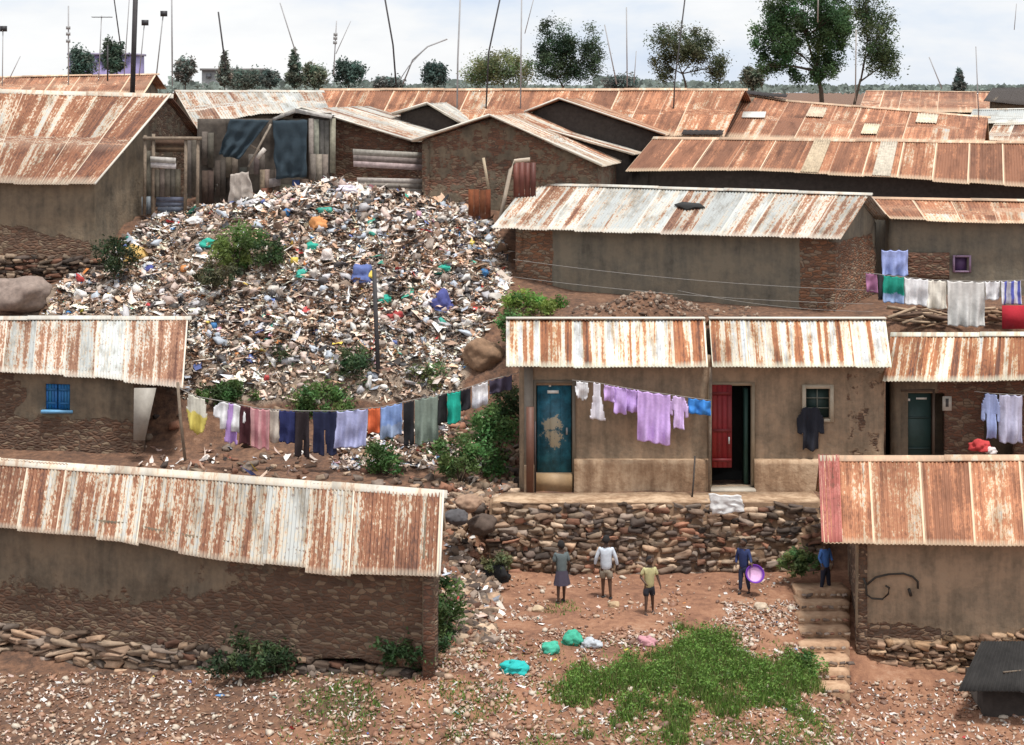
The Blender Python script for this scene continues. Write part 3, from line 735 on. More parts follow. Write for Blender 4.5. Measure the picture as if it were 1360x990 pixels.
V+=[(x0_,39.1,-10.55),(x1_,39.1,-10.55),(x1_,39.1,-8.95),(x0_,39.1,-8.95)]; C+=[(0,0,0)]*4; m_=nu*nv; F_+=[(m_+1,m_,m_+3,m_+2),(nu*(nv-1),nu*nv-1,m_+2,m_+3)]
mb.add(V,F_,C); mb.build('earth_core',m_mud('wall_earth',a=(.17,.105,.065),b2=(.28,.18,.11)),r_)

# ===== right neighbour (D)
RD=[Vector((XP(1183,41.2),41.2,-5.69)),Vector((XP(1420,41.2),41.2,-5.69))]; ED=[Vector((XP(1172,39.6),39.6,-6.50)),Vector((XP(1420,39.6),39.6,-6.50))]
YD=40.5
def uxd(px): return XP(px,YD)-(ED[0].x+.1)
opsD=[(uxd(1189),uxd(1238),-8.75,P(0,520,YD).z),(uxd(1290),uxd(1330),-8.75,P(0,522,YD).z)]
Dh=house('right hand row house with dark green door beside bare red brick',RD,ED,-8.95,name='row_house',rmat='rust_w',wmat='brickish',sl=.1,sr=.1,ov=.9,back=.4,backz=-.2,ops=opsD,expose=lambda u,z,L:(1. if u>1.1 else .25),
         seed=33,roofkw=dict(lap=2,sheet=.8,rows=8,edge_glints=.5,amp=.013,bias=-.03))
g0,g1=XP(1189,YD),XP(1238,YD)
mb=MB(); mb.box((g0+.02,YD+.04,-8.74),(g1-.02,YD+.08,opsD[0][3]-.02),(.022,.055,.05)); 
for zz in (-8.2,-7.5): mb.box((g0+.05,YD+.022,zz),(g1-.05,YD+.038,zz+.05),(.02,.045,.042))
dr=mb.build('door',M['paint'],Dh)
mb=MB(); mb.tube([(XP(1197,YD),YD+.035,P(0,580,YD).z),(XP(1197,YD),YD-.02,P(0,580,YD).z)],.045,10,(.75,.75,.72)); mb.build('handle',M['paint'],dr)
mb=MB(); mb.box((XP(1193,YD),YD+.02,P(0,533,YD).z),(XP(1209,YD),YD+.03,P(0,530,YD).z),(.8,.8,.75)); mb.box((XP(1217,YD),YD+.02,P(0,531,YD).z),(XP(1231,YD),YD+.03,P(0,528.5,YD).z),(.75,.75,.7)); mb.build('sticker',M['paint'],dr)
frame(g0,g1,-8.75,opsD[0][3],.05,(.10,.07,.05),Yf=YD,par=Dh)
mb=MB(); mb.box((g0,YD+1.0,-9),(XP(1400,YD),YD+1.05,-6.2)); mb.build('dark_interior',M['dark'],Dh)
nt_=root('paper_notice',(XP(1256,YD),YD-.02,P(0,545,YD).z),'white paper notice with dark figure pinned to the red brick wall','notice')
mb=MB(); mb.box((XP(1251,YD),YD-.06,P(0,545,YD).z),(XP(1263,YD),YD-.045,P(0,526,YD).z),(.6,.58,.52)); mb.build('sheet',M['paint'],nt_)
mb=MB(); mb.box((XP(1255,YD),YD-.065,P(0,540,YD).z),(XP(1259,YD),YD-.061,P(0,529,YD).z),(.08,.08,.08)); mb.build('print',M['paint'],nt_)

# ===== front right house (E)
zre,zee=-7.53,-8.76
RE=[Vector((XP(1088,36.5),36.5,zre)),Vector((XP(1420,36.6),36.6,zre-.02))]; EE=[Vector((XP(1094,34.5),34.5,zee)),Vector((XP(1430,34.4),34.4,zee-.03))]
def exE(u,z,L): 
    return .95*max(0,min(1,(-10.42-z+.25*math.sin(u*1.1+1))*2.5)) -.1
Eh=house('front right mud house with wide rust panels and a red painted edge sheet',RE,EE,-11.6,rmat='rust_c',wmat='mud_warm',sl=.66,sr=.1,ov=.5,back=.9,expose=exE,sexpose=lambda u,z,L:.75,
         seed=41,rough=.03,roofkw=dict(lap=2,sheet=.88,rows=14,edge_glints=1.,amp=.014,jit=.02,bfun=lambda u:(-.40 if int(u*6)%2==0 else -.16)))
mb=MB(); slope(mb,[RE[0]+Vector((-.02,0,.03)),RE[0]+Vector((.40,0,.03))],[EE[0]+Vector((-.04,.0,.03)),EE[0]+Vector((.36,0,.03))],seed=4,sheet=.5,bias=.1,rows=6,jit=.0,edge_glints=1.); mb.build('edge_sheet',M['red_sheet'],Eh)
w=Eh['_w']; 
mb=MB(); stones_face(mb,(w[0][0]+.3,w[0][1]-.02),(w[1][0],w[1][1]-.02),-11.7,lambda u:-10.62-.15*math.sin(u*1.0+1),(0,-1),lean=.10,size=(.05,.16),cols=np.array([(.34,.21,.12),(.40,.27,.17),(.22,.13,.08),(.28,.18,.12)]))
mb.build('stone_footing',M['stone'],Eh)
# curved dark drawing on the plaster
mb=MB(); yy=w[0][1]-.09
def arc(pts,r=.022):
    mb.tube([(XP(x,yy),yy,P(0,y,yy).z) for x,y in pts],r,4,(.035,.03,.025))
arc([(1151,777),(1163,767),(1180,763),(1200,762),(1212,766),(1219,773),(1219,782)]); arc([(1147,768),(1150,777),(1151,790),(1158,795),(1172,796),(1180,789),(1181,781),(1176,778)]); arc([(1207,782),(1210,792)],.03)
mb.build('painted_mark',M['paint'],Eh)

# dark roofed shed lower right
r_=root('dark_shed',(XP(1310,33),33,-11.5),'low black tar-felt shed roof at the lower right corner','shed')
mb=MB(); a=P(1268,903,33.0); t0=P(1303,853,33.6); t1=P(1420,851,33.6); b1_=P(1420,903,32.6); 
lo=[P(1272,918,32.8),t0,t1,P(1440,918,32.5)]
M['tar']=m_plain('tar_felt',(.022,.020,.019),.98,0,.5,3)
slope(mb,[t0,t1],[lo[0],lo[3]],seed=9,sheet=.9,rows=5,amp=.012); mb.build('roof',M['tar'],r_)
mb=MB(); mb.obox(lo[0]+Vector((.55,.35,-1.6)),(3.0,-.1,0),(0,1.3,0),(0,0,1.5),(.05,.04,.03)); mb.build('wall',M['darkwood_and_shade'],r_)
mb=MB(); mb.tube([lo[0].lerp(lo[1],.3)+Vector((.7,0,.07)),lo[0].lerp(lo[1],.5)+Vector((2.4,0,.06))],.018,4); mb.build('lath',M['wood'],r_)

# ===== grey roofed long house (R)
def hz_(px,py,z):
    Y=-z/((py-HZ)/F); return Vector(((px-680)/F*Y,Y,z))
RR_=[hz_(700,244,-2.79),hz_(1155,258,-2.79)]; ER_=[hz_(652,303,-3.76),hz_(1117,317,-3.76)]
def exR(u,z,L): return (1. if (u<1.0 or u>L-.85) else -.15)+ .35*max(0,(-5.0-z))
Rh=house('long house with whitish grey corrugated roof and grey plaster wall, right of the rubbish tip',RR_,ER_,-5.75,rmat='rust_b',wmat='mud_grey',sl=.55,sr=.3,ov=.45,back=.8,expose=exR,sexpose=lambda u,z,L:(1. if z<-3.9 else .1),seed=51,
         roofkw=dict(lap=2,sheet=.76,rows=9,edge_glints=.45,bias=-.12,amp=.013))
rr=root('roof_tear',P(932,275,46.9),'black patch painted as the dark of a hole in the whitish grey roof','hole_patch')
e0=RR_[0].lerp(RR_[1],.53).lerp(ER_[0].lerp(ER_[1],.56),.42)
mb=MB()
pts=[(0,0),(.25,.10),(.55,.16),(.9,.04),(1.1,-.06),(.75,-.10),(.5,-.16),(.2,-.10)]
sl_=(RR_[0]-ER_[0]).normalized(); al=(RR_[1]-RR_[0]).normalized(); nn=al.cross(sl_).normalized()
base=e0-al*.5
top=[base+al*x*.8+sl_*y*1.6+nn*(.06+.03*math.sin(x*9)) for x,y in pts]; 
mb.add([tuple(v) for v in top]+[tuple(v-nn*.04) for v in top],[tuple(range(8)),tuple(range(15,7,-1))]+[(i,i+8,(i+1)%8+8,(i+1)%8) for i in range(8)],(.02,.02,.02)); mb.build('hole_patch',M['cloth'],rr)  # black sheet stands for the dark inside of a roof hole

# ===== right back house (S)
RS=[Vector((XP(1158,48.2),48.2,P(0,263,48.2).z)),Vector((XP(1420,48.2),48.2,P(0,268,48.2).z))]; ES=[Vector((XP(1182,46.6),46.6,P(0,290,46.6).z)),Vector((XP(1420,46.6),46.6,P(0,299,46.6).z))]
Sh=house('grey mud house behind the white washing, half hidden by the whitish roof',RS,ES,-5.8,rmat='rust_c',wmat='mud_grey',sl=.1,ov=.35,back=1.,expose=lambda u,z,L:.15,seed=61,
         ops=[(1.65,2.02,P(0,362,46.9).z,P(0,342,46.9).z)],roofkw=dict(sheet=.9,bias=-.05,rows=6))
x0=ES[0].x+.1+1.65; frame(x0,x0+.37,P(0,362,46.9).z,P(0,342,46.9).z,.05,(.33,.22,.33),bottom=True,Yf=46.95,name='window_frame',par=Sh)
mb=MB(); mb.box((x0,47.05,P(0,363,46.9).z),(x0+.37,47.07,P(0,341,46.9).z),(.12,.06,.16)); mb.build('pane',M['paint'],Sh)
# brick panel of S
mb=MB(); grid_wall(mb,(XP(1205,46.75),46.80),(XP(1262,46.75),46.80),(0,60),P(0,372,46.8).z,P(0,336,46.8).z,(),th=.1,expose=lambda u,z,L:1.2,rough=.03); mb.build('brick_panel',M['brickish'],Sh)

# ===== long rust roof (Q)
RQ=[Vector((XP(868,54),54,P(0,183,54).z)),Vector((XP(1420,51.5),51.5,P(0,190,51.5).z))]
EQ=[P(830,228,52),P(1000,227,51.4),P(1180,236,50.4),P(1430,254,49.2)]
house('long house with deep orange rusted roof and eave shade painted black, right of centre',RQ,EQ,-5.0,rmat='rust_c',wmat='darkwood_and_shade',sl=.4,ov=.7,back=.8,expose=lambda u,z,L:.8,seed=71,roofkw=dict(lap=2,sheet=.95,rows=9,edge_glints=.75,bias=.10,sag=.0))  # near-black wall puts the shade below the eave into its colour
# ===== P1, P2 far rust roofs
house('far long house with orange rusted roof stretching behind the shack roofs',[P(425,119,60),P(990,119,60)],[P(395,178,56.5),P(962,181,56.5)],-3.6,rmat='rust_c',wmat='mud',ov=.4,back=.8,seed=81,roofkw=dict(sheet=.8,rows=9,edge_glints=.5,bias=.02,lap=.5))
P2=house('far rusted roof house directly below the big tree',[P(985,124,62),P(1045,134,61.5),P(1312,156,59)],[P(950,182,57.5),P(1130,186,56.5),P(1308,188,55.5)],-3.8,rmat='rust_c',wmat='brickish',ov=.4,back=.8,seed=91,roofkw=dict(sheet=.8,rows=9,edge_glints=.5,bias=.04,lap=.5))
pch=root('white_sheet',P(998,155,59.2),'small white sheet patched on the rusted roof below the big tree','sheet')
mb=MB(); a=P(985,160,59.3); mb.obox(a+Vector((0,0,.08)),(.75,-.05,0),(.12,.5,.17),(0,0,.03),(.75,.74,.70)); mb.build('sheet',M['paint'],pch)
house('far low roof at the right horizon, patchy rust and cream',[P(1150,121,95),P(1345,123,95)],[P(1140,147,88),P(1350,150,88)],-3.2,rmat='rust_c',wmat='mud',ov=.5,back=.6,seed=95,roofkw=dict(sheet=1.0,rows=4))
house('far right house with bright white roof at the photo edge',[P(1292,146,72),P(1430,144,72)],[P(1284,164,69),P(1430,162,69)],-3.2,rmat='rust_b',wmat='mud',ov=.4,back=.8,seed=97,roofkw=dict(sheet=1.0,rows=4,bias=-.7))
house('dark tarred roof shack on the right skyline',[P(1318,117,85),P(1430,115,85)],[P(1306,134,81),P(1430,146,81)],-3.,rmat='darkwood_and_shade',wmat='mud',ov=.4,back=.8,seed=98,cap=False,roofkw=dict(sheet=1.0,rows=4))
house('brown roofed house between the white roof and the rusted roof at right edge',[P(1320,166,66),P(1430,163,66)],[P(1308,186,63.5),P(1430,188,63.5)],-3.3,rmat='rust_a',wmat='mud',ov=.3,back=.8,seed=99,roofkw=dict(sheet=.8,rows=4,bias=.3))
mb=MB()
# ===== G: big upper-left house
RG=[P(-70,119,50.5),P(0,120,51),P(226,127,52.5)]; EG=[P(-90,242,48),P(0,243,48),P(125,246,48)]
def exG(u,z,L): return 1.05*max(0,min(1,(-3.75-z+.25*math.sin(u))*2.2))-.15
Gh=house('big upper left house with steep roof of long rust and cream streaks',RG,EG,-5.75,rmat='rust_a',wmat='mud',sl=.2,sr=.18,ov=.35,back=.62,expose=exG,sexpose=lambda u,z,L:(.0 if u<3.4 else .6),seed=101,
         roofkw=dict(sheet=.72,rows=12,edge_glints=.6,bias=.30,lap=.55,amp=.014,bfun=lambda u:.16))
w=Gh['_w']
mb=MB(); stones_face(mb,w[0],w[1],-5.9,lambda u:-4.55+.12*math.sin(u*1.2),(0,-1),lean=.16,size=(.05,.18),cols=STONE*.62); mb.build('stone_footing',M['stone'],Gh)
mb=MB(); a=RG[-1]; e=EG[-1]; mb.tube([a+Vector((.02,0,.04)),a.lerp(e,.5)+Vector((.02,0,.03)),e+Vector((.02,0,.03))],.03,6,(.3,.2,.9)); mb.build('verge_strip',M['rust_b'],Gh)
# roof behind G
house('low rusted roof peeping over the big upper left house, dark gable at its right',[P(-60,104,60),P(208,99,60)],[P(-80,126,57),P(192,124,57)],-3.2,rmat='rust_c',wmat='mud',ov=.3,back=.9,seed=103,roofkw=dict(sheet=.8,rows=5,bias=.1))
# lean-to lumber beside G's gable
lt=root('timber_lean_to',P(215,285,50.6),'timber lean-to with grey sheets and a white board beside the big house gable','lean-to')
mb=MB()
for x,t in ((192,180),(203,178),(246,182),(262,185)): mb.tube([P(x,285,50.4),P(x+1,t,50.4)],.05,6)
mb.tube([P(190,184,50.35),P(268,184,50.35)],.05,6)
mb.build('posts',M['wood'],lt)
def board(mb,x0,y0,x1,y1,Y,col,th=.04,sk=0):
    """panel made up of separate planks running along its longer side"""
    w,h=x1-x0,y1-y0; n_=max(1,int(min(w,h)/6.5)); r=random.Random(int(x0*7+y0))
    for k in range(n_):
        f=r.uniform(.6,1.3); c=tuple(q*f*r.uniform(.93,1.07) for q in col); g=.35; e=r.uniform(-1.5,1.5); dy=r.uniform(0,.03)
        if h>w: a_,b_=x0+w*k/n_,x0+w*(k+1)/n_-g; pts=[(a_,y1+sk*k/n_+e),(b_,y1+sk*(k+1)/n_+e),(b_,y0+e*.6),(a_,y0+e*.6)]
        else: a_,b_=y0+h*k/n_,y0+h*(k+1)/n_-g; pts=[(x0+e,b_),(x1+e*.5,b_+sk),(x1+e*.5,a_+sk),(x0+e,a_)]
        V=[P(px,py,Y-dy) for px,py in pts]; V=V+[v+Vector((0,th,0)) for v in V]; mb.add([tuple(v) for v in V],[(0,1,2,3),(7,6,5,4),(0,4,5,1),(1,5,6,2),(2,6,7,3),(3,7,4,0)],c)
mb=MB(); board(mb,192,200,204,285,50.55,(.20,.18,.16)); board(mb,205,225,240,262,50.6,(.16,.13,.11)); board(mb,205,186,246,203,50.62,(.13,.075,.05)); board(mb,208,262,246,282,50.6,(.13,.15,.19)); board(mb,188,262,202,286,50.45,(.22,.25,.28)); board(mb,247,186,262,262,50.62,(.12,.10,.085)); mb.build('panels',M['board'],lt)
mb=MB(); board(mb,201,208,234,223,50.3,(.55,.54,.52),sk=2); mb.build('white_board',M['board'],lt)
# ===== H roof & J shack
Hh=house('shack roof of white and rust sheets above the blue tarpaulins',[P(232,121,57),P(426,122,57)],[P(262,172,54),P(300,160,54),P(345,150,54),P(440,150,54)],-3.6,rmat='rust_b',wmat='mud',ov=.3,back=.6,sl=.2,seed=111,roofkw=dict(sheet=.75,rows=7,bias=.02))
Jr=root('shack',P(340,275,50.9),'dark patchwork shack with blue-black tarpaulins at the top of the tip','shack')
mb=MB()
for a,b2 in ((262,300),(300,345),(345,412),(412,440)):
    grid_wall(mb,(XP(a,51.6),51.6),(XP(b2,51.6),51.6),(0,60),-3.7,P(0,158 if a<400 else 150,51.6).z,(),th=.12,expose=lambda u,z,L:.2,rough=.05)
grid_wall(mb,(XP(262,51.6),51.65),(XP(264,53),53.4),(0,60),-3.7,-1.3,(),th=.1)
mb.build('wall',m_plain('grimy_board',(.085,.07,.058),.95,0,.5,3),Jr)
mb=MB(); a=P(380,146,51.2); mb.add([tuple(P(362,157,51.15)),tuple(P(392,144,51.5)),tuple(P(442,153,51.2)),tuple(P(440,158,51.2)),tuple(P(392,150,51.6)),tuple(P(362,161,51.2)),tuple(P(362,157,52.8)),tuple(P(395,144,53)),tuple(P(445,153,53))],[(0,1,4,5),(1,2,3,4),(0,6,7,1),(1,7,8,2),(0,5,6)],(.5,.48,.45)); mb.build('roof_edge',M['board'],Jr)
mb=MB(); 
for i,(x0,y0,x1,y1,c,Y) in enumerate([(410,158,424,250,(.27,.25,.22),51.4),(424,160,437,245,(.20,.19,.17),51.42),(412,205,436,252,(.30,.26,.22),51.36),(345,225,372,262,(.26,.20,.16),51.3),(372,245,405,272,(.36,.30,.24),51.25),(330,205,352,232,(.18,.15,.13),51.36),(347,250,362,274,(.16,.07,.045),51.22),(268,176,284,220,(.11,.09,.075),51.5),(286,214,300,262,(.07,.055,.045),51.48),(300,205,316,236,(.15,.12,.10),51.46),(268,226,284,272,(.09,.06,.045),51.5),(356,238,372,250,(.42,.38,.34),51.15),(398,238,410,268,(.13,.08,.06),51.3),(318,222,328,250,(.05,.045,.04),51.4),(438,158,446,230,(.24,.21,.18),51.45)]): board(mb,x0,y0,x1,y1,Y,c,sk=random.uniform(-3,3))
mb.build('patch_boards',M['board'],Jr)
mb=MB(); board(mb,388,240,398,262,51.2,(.06,.10,.28)); mb.build('blue_board',M['board'],Jr)
mb=MB(); mb.tube([P(330,222,51.0),P(360,165,51.1)],.035,5,(.3,.25,.2)); mb.tube([P(342,210,51.05),P(352,198,51.05)],.07,5,(.6,.55,.5)); mb.tube([P(305,178,51.1),P(345,200,51.1)],.03,5,(.3,.25,.2)); mb.build('struts',M['board'],Jr)
def tarp(pts,Yf,label,name='tarpaulin',col=(.022,.04,.055),cat='tarpaulin',nx=22,nz=18,fold=.07,seed=0):
    """hanging sheet spanned between four picture corners tl,tr,br,bl"""
    tl,tr,br,bl=[P(x,y,Yf) for x,y in pts]
    r=root(name,(tl+tr)/2,label,cat); mb=MB(); V=[]
    for k in range(nz):
        for i in range(nx):
            s=i/(nx-1);t=k/(nz-1); p=tl.lerp(tr,s).lerp(bl.lerp(br,s),t)
            e=.05*mn.noise(Vector((s*4+seed,t*4,1)))
            p=p+Vector((e*(1 if t>0 else 0),-fold*(math.sin(s*17+t*3+seed)*.6+mn.noise(Vector((s*5,t*5,seed)))*1.3)*(.3+t),e*.8)); V.append(p)
    V2=[tuple(v) for v in V]+[tuple(v+Vector((0,.02,0))) for v in V]; m=nx*nz; Fs=[]
    for k in range(nz-1):
        for i in range(nx-1):
            a=k*nx+i; Fs+=[(a,a+nx,a+nx+1,a+1),(a+m,a+1+m,a+nx+1+m,a+nx+m)]
    for i in range(nx-1): Fs+=[(i,i+1,i+1+m,i+m),((nz-1)*nx+i,(nz-1)*nx+i+m,(nz-1)*nx+i+1+m,(nz-1)*nx+i+1)]
    for k in range(nz-1): a=k*nx; Fs+=[(a,a+m,a+nx+m,a+nx)]; a=k*nx+nx-1; Fs+=[(a,a+nx,a+nx+m,a+m)]
    mb.add(V2,Fs,col); mb.build('sheet',M['cloth'],r,smooth=True); return r
tarp([(306,158),(358,160),(318,212),(290,206)],51.0,'blue-black tarpaulin pulled slantwise under the shack roof',seed=1)
tarp([(362,160),(408,160),(407,235),(366,238)],50.95,'square blue-black tarpaulin hanging straight down on the shack',seed=2)
tarp([(306,232),(330,228),(341,276),(302,284)],50.6,'grey white sheet draped at the foot of the shack',name='sheet',col=(.42,.37,.33),cat='sheet',seed=3)
# ===== K, L, N gabled shacks
def gable(label,pk,eL,eR,Yf,depth,zb,xshift,rmat='rust_a',wmat='brickish',expose=None,seed=0,lpart=True,bias=0.,ovf=.35,cell=.18,sheet=.75):
    """house with its gable wall towards us; pk,eL,eR picture points of the verge"""
    k=P(*pk,Yf);a=P(*eL,Yf);b=P(*eR,Yf); back=Vector((xshift,depth,0))
    r=root('gabled_house',(a.x+.2,Yf+ovf,zb),label,'house')
    mb=MB()
    for (e,sd) in ((a,seed),(b,seed+3)):
        R0,E0=([k+back,k],[e+back,e]) if e is b else ([k,k+back],[e,e+back])
        slope(mb,R0,E0,seed=sd,sheet=sheet,bias=bias,rows=7,edge_glints=.5)
    mb.build('roof',M[rmat],r)
    wb=MB(); L=(b.x-a.x)-.4; sh=xshift/depth
    W0=Vector((a.x+.2+sh*ovf,Yf+ovf,0)); W1=Vector((b.x-.2+sh*ovf,Yf+ovf,0)); kx=k.x-W0.x+sh*ovf
    def top(u): return (a.z+(k.z-a.z)*(u+.2)/(k.x-a.x) if u<kx else k.z+(b.z-k.z)*(u-kx)/(b.x-k.x))-.06
    C_=(W0+W1)/2+back
    grid_wall(wb,W0,W1,C_,zb,top,(),expose=expose,rough=.04,cell=cell)
    grid_wall(wb,W0,W0+back*.9,C_,zb,top(0),(),expose=expose,cell=.4); grid_wall(wb,W1,W1+back*.9,C_,zb,top(L),(),expose=expose,cell=.4)
    wb.build('wall',M[wmat],r)
    vb=MB(); 
    for e in (a,b): vb.tube([k+Vector((0,-.01,.035)),k.lerp(e,.5)+Vector((0,-.01,.03)),e+Vector((0,-.01,.03))],.026,5,(.3,.2,.95))
    vb.build('verge_strip',M['rust_b'],r)
    return r
K=gable('house with pale striped roof slope just right of the tarpaulin shack',(400,144),(372,155),(547,188),52.2,4.5,-3.7,1.6,rmat='rust_b',expose=lambda u,z,L:.9,seed=121,bias=.02)
Ls=gable('brick house with its wide dark gable above the rubbish tip',(650,154),(546,188),(800,221),49.9,5.0,-3.7,1.2,rmat='rust_a',wmat='brickish',expose=lambda u,z,L:.55,seed=131,bias=.12)
gable('small gable peak tucked between the pale striped roof and the brick gable',(567,138),(520,152),(612,164),55.5,3.,-3.4,.5,rmat='rust_b',expose=lambda u,z,L:.5,seed=141,wmat='darkwood_and_shade')  # dark walls of these small gables put underside shade into the colour
gable('dark open gable with long pale verge behind the brick gable house',(742,132),(696,150),(884,180),54.5,4.5,-3.5,.8,rmat='rust_c',wmat='darkwood_and_shade',seed=151)
gable('low gable with rusty strips tucked under the long orange roof',(700,166),(672,176),(842,206),52.8,3.0,-3.6,.7,rmat='rust_a',wmat='darkwood_and_shade',seed=161,bias=.15)
# loose boards in front of K and L
def loose(name,label,x0,y0,x1,y1,Y,col,cat='board',sk=0,m='paint'):
    r=root(name,P((x0+x1)/2,y1,Y),label,cat); mb=MB(); board(mb,x0,y0,x1,y1,Y,col,sk=sk); mb.build('board',M['board'],r); return r
loose('plank','upper pale weathered plank panel on the brick wall right of the shack',470,198,561,222,50.7,(.30,.27,.24),sk=5)
loose('plank','lower pale plank panel just above the top of the tip',474,236,561,256,50.6,(.36,.33,.29),sk=2)
mbx=MB()
loose('rusty_sheet','square orange rusty sheet standing at the foot of the dark brick gable',622,252,652,291,49.4,(.22,.065,.025),cat='metal sheet',sk=0)
r_=root('metal_screen',P(690,262,49.2),'dull red metal panel with pale curved edge beside the grey roof','metal panel')
mb=MB(); board(mb,682,216,712,262,49.5,(.16,.05,.035)); mb.build('panel',M['paint'],r_)
mb=MB(); mb.tube([P(664,292,49.3),P(672,255,49.3),P(678,226,49.3),P(684,214,49.3),P(704,212,49.3)],.06,6,(.50,.42,.33)); mb.build('edge_trim',M['paint'],r_)
r_=root('bare_pole',P(648,250,49.6),'pale bare stick leaning on the brick gable wall','stick'); mb=MB(); mb.tube([P(649,252,49.6),P(645,228,49.7),P(642,210,49.75)],.045,6); mb.build('stick',m_plain('pale_wood',(.42,.34,.24),.9,0,.2,8),r_)
# far buildings on the skyline
r_=root('apartment_block',P(130,100,300),'pale purple block on the left skyline behind two small trees','building')
mb=MB(); mb.box((XP(92,300),300,-6),(XP(172,300),312,P(0,72,300).z),(.30,.25,.48)); mb.build('wall',M['paint'],r_)
mb=MB(); mb.box((XP(90,300),299.5,P(0,73.5,300).z),(XP(174,300),312.5,P(0,70.5,300).z),(.36,.33,.45)); mb.build('roof',M['paint'],r_)
for i,(x) in enumerate((98,112,124,136,150,162)):
    mb=MB(); mb.box((XP(x,300),299.7,P(0,86,300).z),(XP(x+5,300),299.95,P(0,79,300).z),(.16,.15,.28)); mb.build('window',M['paint'],r_)
r_=root('distant_block',P(310,105,280),'low grey building on the skyline beside the pointed tree','building')
mb=MB(); mb.box((XP(268,280),280,-6),(XP(345,280),290,P(0,93,280).z),(.40,.40,.40)); mb.build('wall',M['paint'],r_)
mb=MB(); mb.box((XP(266,280),279.5,P(0,94,280).z),(XP(347,280),290.5,P(0,91,280).z),(.27,.26,.26)); mb.build('roof',M['paint'],r_)
for x in (274,290,308,322,334):
    mb=MB(); mb.box((XP(x,280),279.7,P(0,104,280).z),(XP(x+6,280),279.95,P(0,98,280).z),(.16,.17,.19)); mb.build('window',M['paint'],r_)

def roof_patch(ridge,eave,u0,u1,t0,t1,col,label,lift=.05,curl=0.,name='loose_sheet_and_gap'):
    """a loose corrugated sheet on a roof slope; black ones stand for shaded gaps"""
    R=[Vector(p) for p in ridge]; E=[Vector(p) for p in eave]
    g=lambda u,t: lerp_poly(R,u).lerp(lerp_poly(E,u),t)
    n_=30; nn=(g(u1,t0)-g(u0,t0)).cross(g(u0,t1)-g(u0,t0)).normalized(); nn=nn if nn.z>0 else -nn
    r=root(name,g(u0,t1),label,'metal sheet'); V=[]
    for t in (t0,(t0+t1)/2,t1):
        for i in range(n_):
            k=i/(n_-1); p=g(u0+(u1-u0)*k,t)+nn*(lift+.012*math.sin(k*7*6.283)+curl*k*k); V.append(tuple(p))
    m=3*n_; V+=[(x,y,z-.015) for x,y,z in V]; Fs=[]
    for j in range(2):
        for i in range(n_-1): a=j*n_+i; Fs+=[(a,a+1,a+n_+1,a+n_),(m+a,m+a+n_,m+a+n_+1,m+a+1)]
    for i in range(n_-1): a=2*n_+i; Fs+=[(i,m+i,m+i+1,i+1),(a,a+1,m+a+1,m+a)]
    for j in range(2): a=j*n_; Fs+=[(a,a+n_,m+a+n_,m+a)]; a=j*n_+n_-1; Fs+=[(a,m+a,m+a+n_,a+n_)]
    mb=MB(); mb.add(V,Fs,col); mb.build('sheet',M['board'],r)
rP2=[P(985,124,62),P(1045,134,61.5),P(1312,156,59)]; eP2=[P(950,182,57.5),P(1130,186,56.5),P(1308,188,55.5)]
rP1=[P(425,119,60),P(990,119,60)]; eP1=[P(395,178,56.5),P(962,181,56.5)]
roof_patch(rP2,eP2,.02,.19,-.03,.05,(.03,.025,.025),'black strip of roofing bent up between the two far orange roofs',lift=.10,curl=.1)  # black colour stands for shade in the gap between roofs
roof_patch(rP1,eP1,.90,.995,.93,1.02,(.03,.022,.02),'black sheet painted as the dark gap over the left end of the long orange roof',lift=.09)  # black colour stands for the shaded gap at the roof end
roof_patch(rP2,eP2,.30,.37,.15,.42,(.60,.48,.36),'pale rust sheet laid near the top of the far roof below the big tree')
roof_patch(rP2,eP2,.73,.81,.10,.42,(.66,.58,.45),'cream patched sheet on the right part of the far roof below the big tree')
roof_patch(rP2,eP2,.54,.60,.55,.85,(.66,.58,.42),'small cream sheet low on the far roof below the big tree')
roof_patch(RQ,EQ,.40,.44,.0,.98,(.50,.40,.28),'cream full-length sheet in the middle of the long orange roof',lift=.035)
roof_patch(RQ,EQ,.56,.60,.0,.98,(.54,.48,.39),'whitest full-length sheet on the right part of the long orange roof',lift=.035)
roof_patch(ridgeA,eaveA,.55,.66,.30,.40,(.10,.06,.04),'dark rust offcut lying across the front left roof',lift=.04) if False else None
# ------------------------------------------------------------ rubbish tip (uncountable: stuff)
def normal_at(x,y):
    e=.15; return Vector((gz(x-e,y)-gz(x+e,y),gz(x,y-e)-gz(x,y+e),2*e)).normalized()
pts=[]
while len(pts)<48000:
    x=rng.uniform(-12,.6); y=rng.uniform(42.7,51.2)
    if not inheap(x,y): continue
    z=gz(x,y); px=680+x/y*F; py=HZ-z/y*F
    # darker, sparser zones near the left and the foot
    dens=1.
    if py>485: dens=.35
    if px<230: dens=.55
    if 230<px<385 and 285<py<392: dens*=.35
    if mn.noise(Vector((x*.8,y*.8,4)))<-.35: dens*=.45
    if rng.random()>dens: continue
    pts.append((x,y,z+rng.uniform(0,.10)))
pts=np.array(pts)
zone=np.array([mn.noise(Vector((x*1.1,y*1.1,7)))+.5*mn.noise(Vector((x*3.,y*3.,3))) for x,y,z in pts])
sh=np.clip(1.32+zone*1.0,.5,1.8)
mb=MB()
def zs(idx,size,acc,**k):
    a0=len(mb.c); scraps(mb,pts[idx],size,accent=acc,**k); mb.c[-1]=np.clip(mb.c[-1]*np.repeat(sh[idx],9)[:,None]*np.array([1.0,.94,.88]),0,.86)
zs(np.arange(0,26000),rng.choice([.02,.032,.05,.085],26000,p=[.28,.36,.27,.09]),.014)
zs(np.arange(26000,44000),rng.choice([.018,.03,.045],18000),.02,flat=.3)
k=pts[44000:]; zs(np.arange(44000,45200),rng.uniform(.07,.16,1200),.05,flat=.35)
